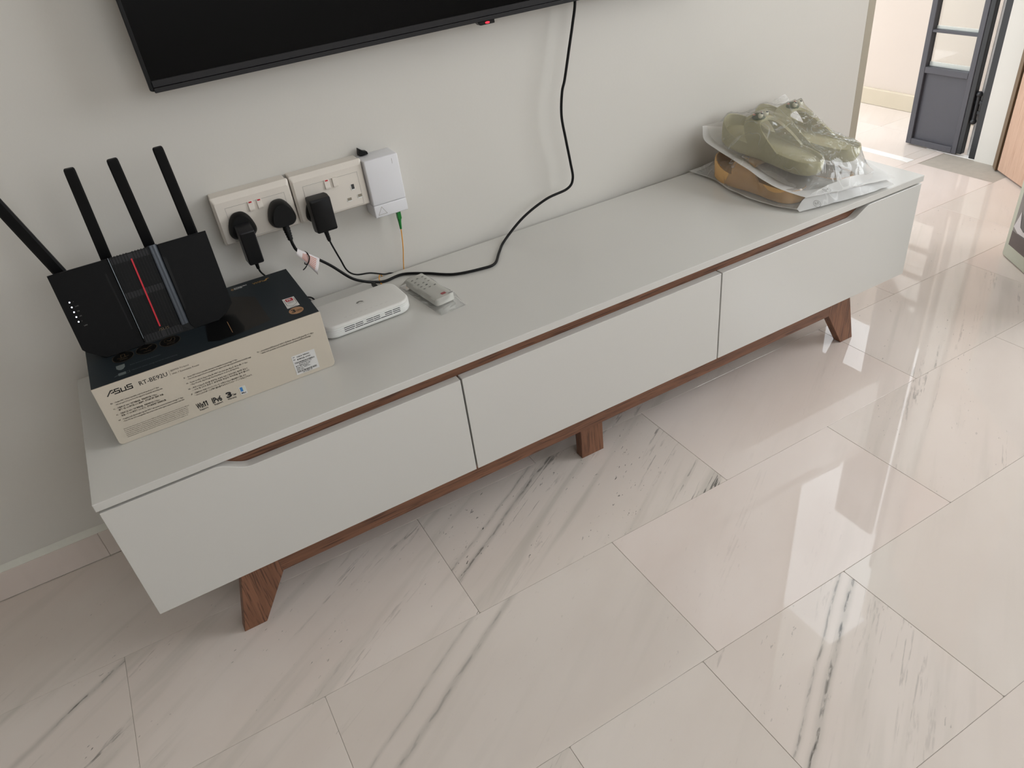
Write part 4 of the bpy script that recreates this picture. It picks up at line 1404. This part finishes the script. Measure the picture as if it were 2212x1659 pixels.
def sole(Ls, Wd, th, side):
    po = outline(Ls, Wd, side)

    def rg2(k, z):
        out = []
        for a, b in po:
            q = max(0.0, (b / Ls - 0.70) / 0.30) ** 1.7
            lift = q * (0.006 + (0.024 if z > 0.45 * th else 0.0)) * (1.0 if k > 0.88 else 0.35)
            out.append(Vector((a * k, Ls / 2 + (b - Ls / 2) * (1 - (1 - k) * 0.45), z + lift)))
        return out
    return loft([rg2(0.90, 0.0), rg2(0.97, 0.004), rg2(1.0, th * 0.5), rg2(0.99, th), rg2(0.965, th + 0.0025), rg2(0.92, th + 0.0015), rg2(0.87, th - 0.0055), rg2(0.4, th - 0.0065)])


def upper(Ls, Wd, z0, hgt, side, t_side, t_top, e_side, e_top, nphi=24, nt=12, thick=0.006):
    t = bmesh.new()
    rows_ = []
    for i in range(nphi + 1):
        ph = PI * i / nphi
        t0 = t_side + (t_top - t_side) * (math.sin(ph) ** 0.9)
        t_end = e_side + (e_top - e_side) * (math.sin(ph) ** 0.9)
        row = []
        for j in range(nt + 1):
            f = j / nt
            tt = t0 + (t_end - t0) * f
            w_ = max(hwid(tt), 0.02) * Wd / 2 * 1.0
            hh = hgt
            if tt < t_top:
                hh = hgt * (0.8 + 0.2 * tt / t_top)
            cc = side * 0.07 * Wd * math.sin(PI * tt * 1.1 - 0.6)
            c_, s_ = math.cos(ph), math.sin(ph)
            x = cc + w_ * math.copysign(abs(c_) ** 0.75, c_)
            row.append(t.verts.new((x, Ls * tt, z0 + hh * (s_ ** 0.85))))
        rows_.append(row)
    for a, b in zip(rows_, rows_[1:]):
        for k in range(nt):
            t.faces.new((a[k], a[k + 1], b[k + 1], b[k]))
    bmesh.ops.remove_doubles(t, verts=t.verts[:], dist=0.0001)
    bmesh.ops.recalc_face_normals(t, faces=t.faces[:])
    geom = bmesh.ops.solidify(t, geom=t.faces[:], thickness=thick)
    return t


def ball(c, rx, ry, rz, bm=None, seg=14):
    t = bmesh.new()
    bmesh.ops.create_uvsphere(t, u_segments=seg, v_segments=seg // 2 + 2, radius=1)
    for v in t.verts:
        v.co = Vector((c[0] + v.co.x * rx, c[1] + v.co.y * ry, c[2] + v.co.z * rz))
    return merge(t, bm)


def sage_slipper(loc, rz, rx, label, side):
    c = thing('slipper', label, 'slipper', loc, 'sage slippers in the upper bag')
    T4 = Matrix.Translation(loc) @ Matrix.Rotation(rz, 4, 'Z') @ Matrix.Rotation(rx, 4, 'X')
    parts = []
    parts.append(obj('sole', xform(sole(0.284, 0.102, 0.028, side), T4), M['olive'], c, True))
    parts.append(obj('strap', xform(upper(0.284, 0.104, 0.022, 0.055, side, 0.27, 0.62, 0.60, 0.75), T4), M['olive'], c, True))
    ch = obj('charm', xform(ball((0.0, 0.190, 0.0775), 0.0165, 0.0150, 0.0095), T4), M['frog'], c, True)
    ch['label'] = 'green frog-face charm'
    parts.append(ch)
    for sx in (-1, 1):
        e = obj('eye', xform(ball((sx * 0.0085, 0.1785, 0.0855), 0.0062, 0.0058, 0.0058), T4), M['eye'], ch, True)
        parts.append(e)
        parts.append(obj('pupil', xform(ball((sx * 0.0085 + 0.001, 0.1770, 0.0903), 0.0030, 0.0030, 0.0018), T4), M['pupil'], ch, True))
        parts.append(obj('cheek', xform(ball((sx * 0.0110, 0.1945, 0.0840), 0.0028, 0.0036, 0.0022), T4), M['cheek'], ch, True))
    return parts


def slide(loc, rz, rx, label, side):
    c = thing('slipper', label, 'slipper', loc, 'tan slippers in the lower bag')
    T4 = Matrix.Translation(loc) @ Matrix.Rotation(rz, 4, 'Z') @ Matrix.Rotation(rx, 4, 'X')
    a = obj('sole', xform(sole(0.262, 0.098, 0.029, side), T4), M['tan'], c, True)
    b = obj('strap', xform(upper(0.262, 0.100, 0.020, 0.041, side, 0.34, 0.50, 0.66, 0.72), T4), M['tan'], c, True)
    return [a, b]


SAGE = sage_slipper((1.536, -0.345, 0.4655), math.radians(2.5), math.radians(5.2), 'sage green slipper with frog charm, nearer the TV end of the bag', 1)
SAGE += sage_slipper((1.646, -0.345, 0.4655), math.radians(3.5), math.radians(5.2), 'sage green slipper with frog charm, nearer the doorway in the bag', -1)
TANS = slide((1.490, -0.347, TOP + 0.0035), math.radians(0.5), 0.0, 'tan foam slipper at the left of the lower plastic bag', 1)
TANS += slide((1.606, -0.368, TOP + 0.0035), math.radians(-1.0), 0.0, 'tan foam slipper almost hidden under the bag of green slippers', -1)


def bvh_of(objs):
    vs, fs = [], []
    for o in objs:
        n0 = len(vs)
        mw = Matrix.Identity(4)
        vs += [v.co.copy() for v in o.data.vertices]
        fs += [[n0 + k for k in p.vertices] for p in o.data.polygons]
    return BVHTree.FromPolygons(vs, fs)


def resample(pts, n):
    c = catmull(pts, 12) if len(pts) > 2 else [Vector(pts[0]).lerp(Vector(pts[1]), k / 24) for k in range(25)]
    d = [0]
    for a, b in zip(c, c[1:]):
        d.append(d[-1] + (b - a).length)
    out = []
    j = 0
    for k in range(n + 1):
        s = d[-1] * k / n
        while j < len(d) - 2 and d[j + 1] < s:
            j += 1
        f = (s - d[j]) / max(1e-9, d[j + 1] - d[j])
        out.append(c[j].lerp(c[j + 1], f))
    return out


def coons(bottom, top, left, right, nu, nv):
    b, t_, l, r = resample(bottom, nu), resample(top, nu), resample(left, nv), resample(right, nv)
    G = []
    for j in range(nv + 1):
        v = j / nv
        row = []
        for i in range(nu + 1):
            u = i / nu
            p = b[i] * (1 - v) + t_[i] * v + l[j] * (1 - u) + r[j] * u
            p -= b[0] * (1 - u) * (1 - v) + b[-1] * u * (1 - v) + t_[0] * (1 - u) * v + t_[-1] * u * v
            row.append(p)
        G.append(row)
    return G


def grid_bm(G):
    t = bmesh.new()
    V = [[t.verts.new(p) for p in r] for r in G]
    for a, b in zip(V, V[1:]):
        for k in range(len(a) - 1):
            t.faces.new((a[k], a[k + 1], b[k + 1], b[k]))
    return t


def drape(G, tree, clear=0.004, iters=70, sag=0.0004, crease=0.004, seed=0.0):
    """stretch a sheet over what lies below it, then crumple it where it hangs free"""
    nv, nu = len(G) - 1, len(G[0]) - 1
    low = [[-9.0] * (nu + 1) for _ in range(nv + 1)]
    for j in range(nv + 1):
        for i in range(nu + 1):
            p = G[j][i]
            h = tree.ray_cast(Vector((p.x, p.y, 2.0)), Vector((0, 0, -1)))
            if h[0] is not None:
                low[j][i] = h[0].z + clear
    lo = np.array(low)
    gz = np.array([[p.z for p in r] for r in G])
    floor_ = np.maximum(lo, gz)
    Z = floor_.copy()
    for _ in range(iters):
        A_ = (Z[:-2, 1:-1] + Z[2:, 1:-1] + Z[1:-1, :-2] + Z[1:-1, 2:]) / 4 - sag
        Z[1:-1, 1:-1] = np.maximum(A_, floor_[1:-1, 1:-1])
    out = []
    for j in range(nv + 1):
        row = []
        for i in range(nu + 1):
            p = G[j][i]
            e = min(1.0, 6 * min(i / nu, 1 - i / nu, j / nv, 1 - j / nv) + 0.25)
            c1 = 1 - 2 * abs(noise.noise(Vector((p.x * 17 + seed, p.y * 17, 0.3))))
            c2 = 1 - 2 * abs(noise.noise(Vector((p.x * 44 + seed, p.y * 38, 2.3))))
            dz = crease * e * (0.75 * max(0, c1) ** 3 + 0.45 * max(0, c2) ** 2)
            z = max(Z[j][i] + dz, low[j][i])
            row.append(Vector((p.x, p.y, z)))
        out.append(row)
    return out


# lower bag: on the tabletop, slippers inside
lowbag = thing('plastic_bag', 'lower clear bag with frosted back holding tan slippers on the console', 'plastic bag', (1.57, -0.22, TOP), 'bags of shoes on the console')
ZL = TOP + 0.0012
A, Bp, Cp, Dp = (1.446, -0.0225, ZL), (1.4480, -0.3740, ZL), (1.6990, -0.4130, ZL), (1.7250, -0.0240, ZL)
Gb = coons([A, (1.552, -0.0215, ZL), Dp], [Bp, (1.560, -0.3970, ZL), Cp], [A, (1.448, -0.110, ZL), (1.4245, -0.205, ZL), (1.427, -0.310, ZL), Bp], [Dp, (1.705, -0.18, ZL), (1.708, -0.32, ZL), Cp], 40, 52)
for j, r in enumerate(Gb):
    for i, p in enumerate(r):
        e = min(i / 40, 1 - i / 40, j / 52, 1 - j / 52)
        if e < 0.09:
            p.z += (0.09 - e) / 0.09 * (0.006 + 0.007 * max(0, noise.noise(Vector((p.x * 16, p.y * 14, 6)))))
obj('backing', grid_bm(Gb), M['frost'], lowbag, True)
A2, B2, C2, D2 = (1.452, -0.030, ZL + 0.002), (1.4520, -0.3640, ZL + 0.003), (1.6900, -0.4080, ZL + 0.004), (1.7200, -0.032, ZL + 0.002)
Gt = coons([A2, (1.552, -0.030, ZL + 0.002), D2], [B2, (1.560, -0.3900, ZL + 0.004), C2], [A2, (1.4535, -0.110, ZL + 0.002), (1.4330, -0.205, ZL + 0.003), (1.4345, -0.310, ZL + 0.003), B2], [D2, (1.700, -0.18, ZL + 0.002), (1.702, -0.32, ZL + 0.003), C2], 46, 64)
Gt = drape(Gt, bvh_of(TANS), 0.0025, 1500, 0.00001, 0.003, 3.0)
obj('film', grid_bm(Gt), M['film'], lowbag, True)
# the milky front strip of the lower bag
Gs = coons([(1.4485, -0.3660, TOP + 0.0075), (1.475, -0.3640, TOP + 0.026), (1.530, -0.3720, TOP + 0.040), (1.600, -0.380, TOP + 0.044), (1.690, -0.3650, TOP + 0.022)], [(1.4480, -0.3745, ZL + 0.003), (1.530, -0.3930, ZL + 0.004), (1.610, -0.406, ZL + 0.004), (1.699, -0.4130, ZL + 0.004)],
           [(1.4485, -0.3660, TOP + 0.0075), (1.4480, -0.3745, ZL + 0.003)], [(1.690, -0.3650, TOP + 0.022), (1.699, -0.4130, ZL + 0.004)], 40, 10)
for r in Gs:
    for p in r:
        p.z += 0.003 * max(0, noise.noise(Vector((p.x * 40, p.y * 30, 4))))
        p.y -= 0.004
obj('front_strip', grid_bm(Gs), M['frost'], lowbag, True)

# upper bag: resting on the slippers, clogs inside
upbag = thing('plastic_bag', 'upper clear crinkled bag with frosted border holding sage green slippers', 'plastic bag', (1.6, -0.2, 0.47), 'bags of shoes on the console')
TL_, FR_, RT_, BK_ = (1.4700, -0.040, 0.5290), (1.4720, -0.3720, 0.4390), (1.7050, -0.4130, 0.4300), (1.7450, -0.036, 0.5430)
Gb = coons([TL_, (1.59, -0.030, 0.505), BK_], [FR_, (1.560, -0.396, 0.4400), (1.640, -0.4060, 0.4360), RT_], [TL_, (1.4520, -0.075, 0.502), (1.4420, -0.190, 0.4830), (1.4440, -0.300, 0.4560), FR_], [BK_, (1.735, -0.16, 0.470), (1.725, -0.30, 0.445), RT_], 46, 60)
for r in Gb:
    for p in r:
        dz = 0.0025 * noise.noise(Vector((p.x * 30, p.y * 22, 9)))
        p.z += dz
        pass
# keep the sheet under the soles and above the slippers
tree_s, tree_t = bvh_of(SAGE), bvh_of(TANS)
for r in Gb:
    for p in r:
        h = tree_s.ray_cast(Vector((p.x, p.y, 0.3)), Vector((0, 0, 1)))
        if h[0] is not None:
            p.z = min(p.z, h[0].z - 0.0015)
obj('backing', grid_bm(Gb), M['frost'], upbag, True)
TL2, FR2, RT2, BK2 = (1.4760, -0.046, 0.5300), (1.4850, -0.3500, 0.4440), (1.6850, -0.3700, 0.4420), (1.7380, -0.042, 0.5440)
Gt = coons([TL2, (1.60, -0.040, 0.525), BK2], [FR2, (1.560, -0.3720, 0.4460), (1.630, -0.3820, 0.4450), RT2], [TL2, (1.4700, -0.085, 0.502), (1.4640, -0.190, 0.4850), (1.4650, -0.290, 0.4600), FR2], [BK2, (1.727, -0.16, 0.490), (1.710, -0.28, 0.458), RT2], 70, 84)
Gt = drape(Gt, tree_s, 0.0025, 2500, 0.000004, 0.0050, 7.0)
obj('film', grid_bm(Gt), M['film'], upbag, True)
# recycling marks printed on both milky borders
for par, o_, xd, yd in ((upbag, (1.5200, -0.3830, 0.4470), (0.97, -0.12, 0.0), (0.1, 0.97, 0.20)), (lowbag, (1.4900, -0.3872, TOP + 0.0125), (0.97, -0.16, 0.02), (0.05, 0.72, 0.66))):
    t = ring_bm(0, 0, 0.0085, 0.0085, 0.0006, 24)
    strokes([[(-0.004, -0.003), (-0.004, 0.004), (0, -0.001), (0.004, 0.004), (0.004, -0.003)]], 0.0006, bm=t)
    obj('printed_mark', xform(t, frame(o_, xd, yd)), M['ink_grey'], par)

# ------------------------------------------------------------------ litter carton at the right edge
kb = thing('photo_carton', 'pale green carton printed with a grey cat photo at the right edge', 'carton', (2.363, -0.346, 0))
fx = Vector((-0.540, -0.8415, 0))
nx_ = Vector((0.8415, -0.540, 0))
a0 = Vector((2.3640, -0.3460, 0.001))
pl = [a0, a0 + fx * 0.42, a0 + fx * 0.42 + nx_ * 0.22, a0 + nx_ * 0.22]
obj('carton_body', prism([(p.x, p.y) for p in pl], 0.001, 0.46, 'xy', 0.006, 2), M['pale_green'], kb, True)
KF = frame(tuple(a0 - nx_ * 0.0004), tuple(fx), (0, 0, 1))


def kput(nm, poly, m, z=0.0):
    return obj(nm, xform(poly_bm(poly, z=z), KF), m, kb)


kput('photo_background', [(0.022, 0.042), (0.40, 0.042), (0.40, 0.44), (0.022, 0.44)], M['photo_bg'])
kput('photo_ground', [(0.022, 0.042), (0.40, 0.042), (0.40, 0.085), (0.022, 0.085)], M['photo_low'], 0.0003)
kput('photo_cat', [(0.052, 0.085), (0.046, 0.11), (0.052, 0.15), (0.058, 0.20), (0.056, 0.245), (0.066, 0.232), (0.09, 0.24), (0.13, 0.236), (0.142, 0.25), (0.146, 0.20), (0.15, 0.13), (0.14, 0.085)], M['cat'], 0.0006)
kput('photo_leaf', [(0.052, 0.165), (0.062, 0.186), (0.075, 0.178), (0.10, 0.19), (0.115, 0.165), (0.095, 0.150), (0.07, 0.148)], M['leaf'], 0.0009)
kput('photo_bowl', [(0.024, 0.098), (0.05, 0.088), (0.085, 0.090), (0.115, 0.110), (0.10, 0.110), (0.075, 0.101), (0.055, 0.108), (0.042, 0.150), (0.036, 0.13)], M['bowl'], 0.0012)
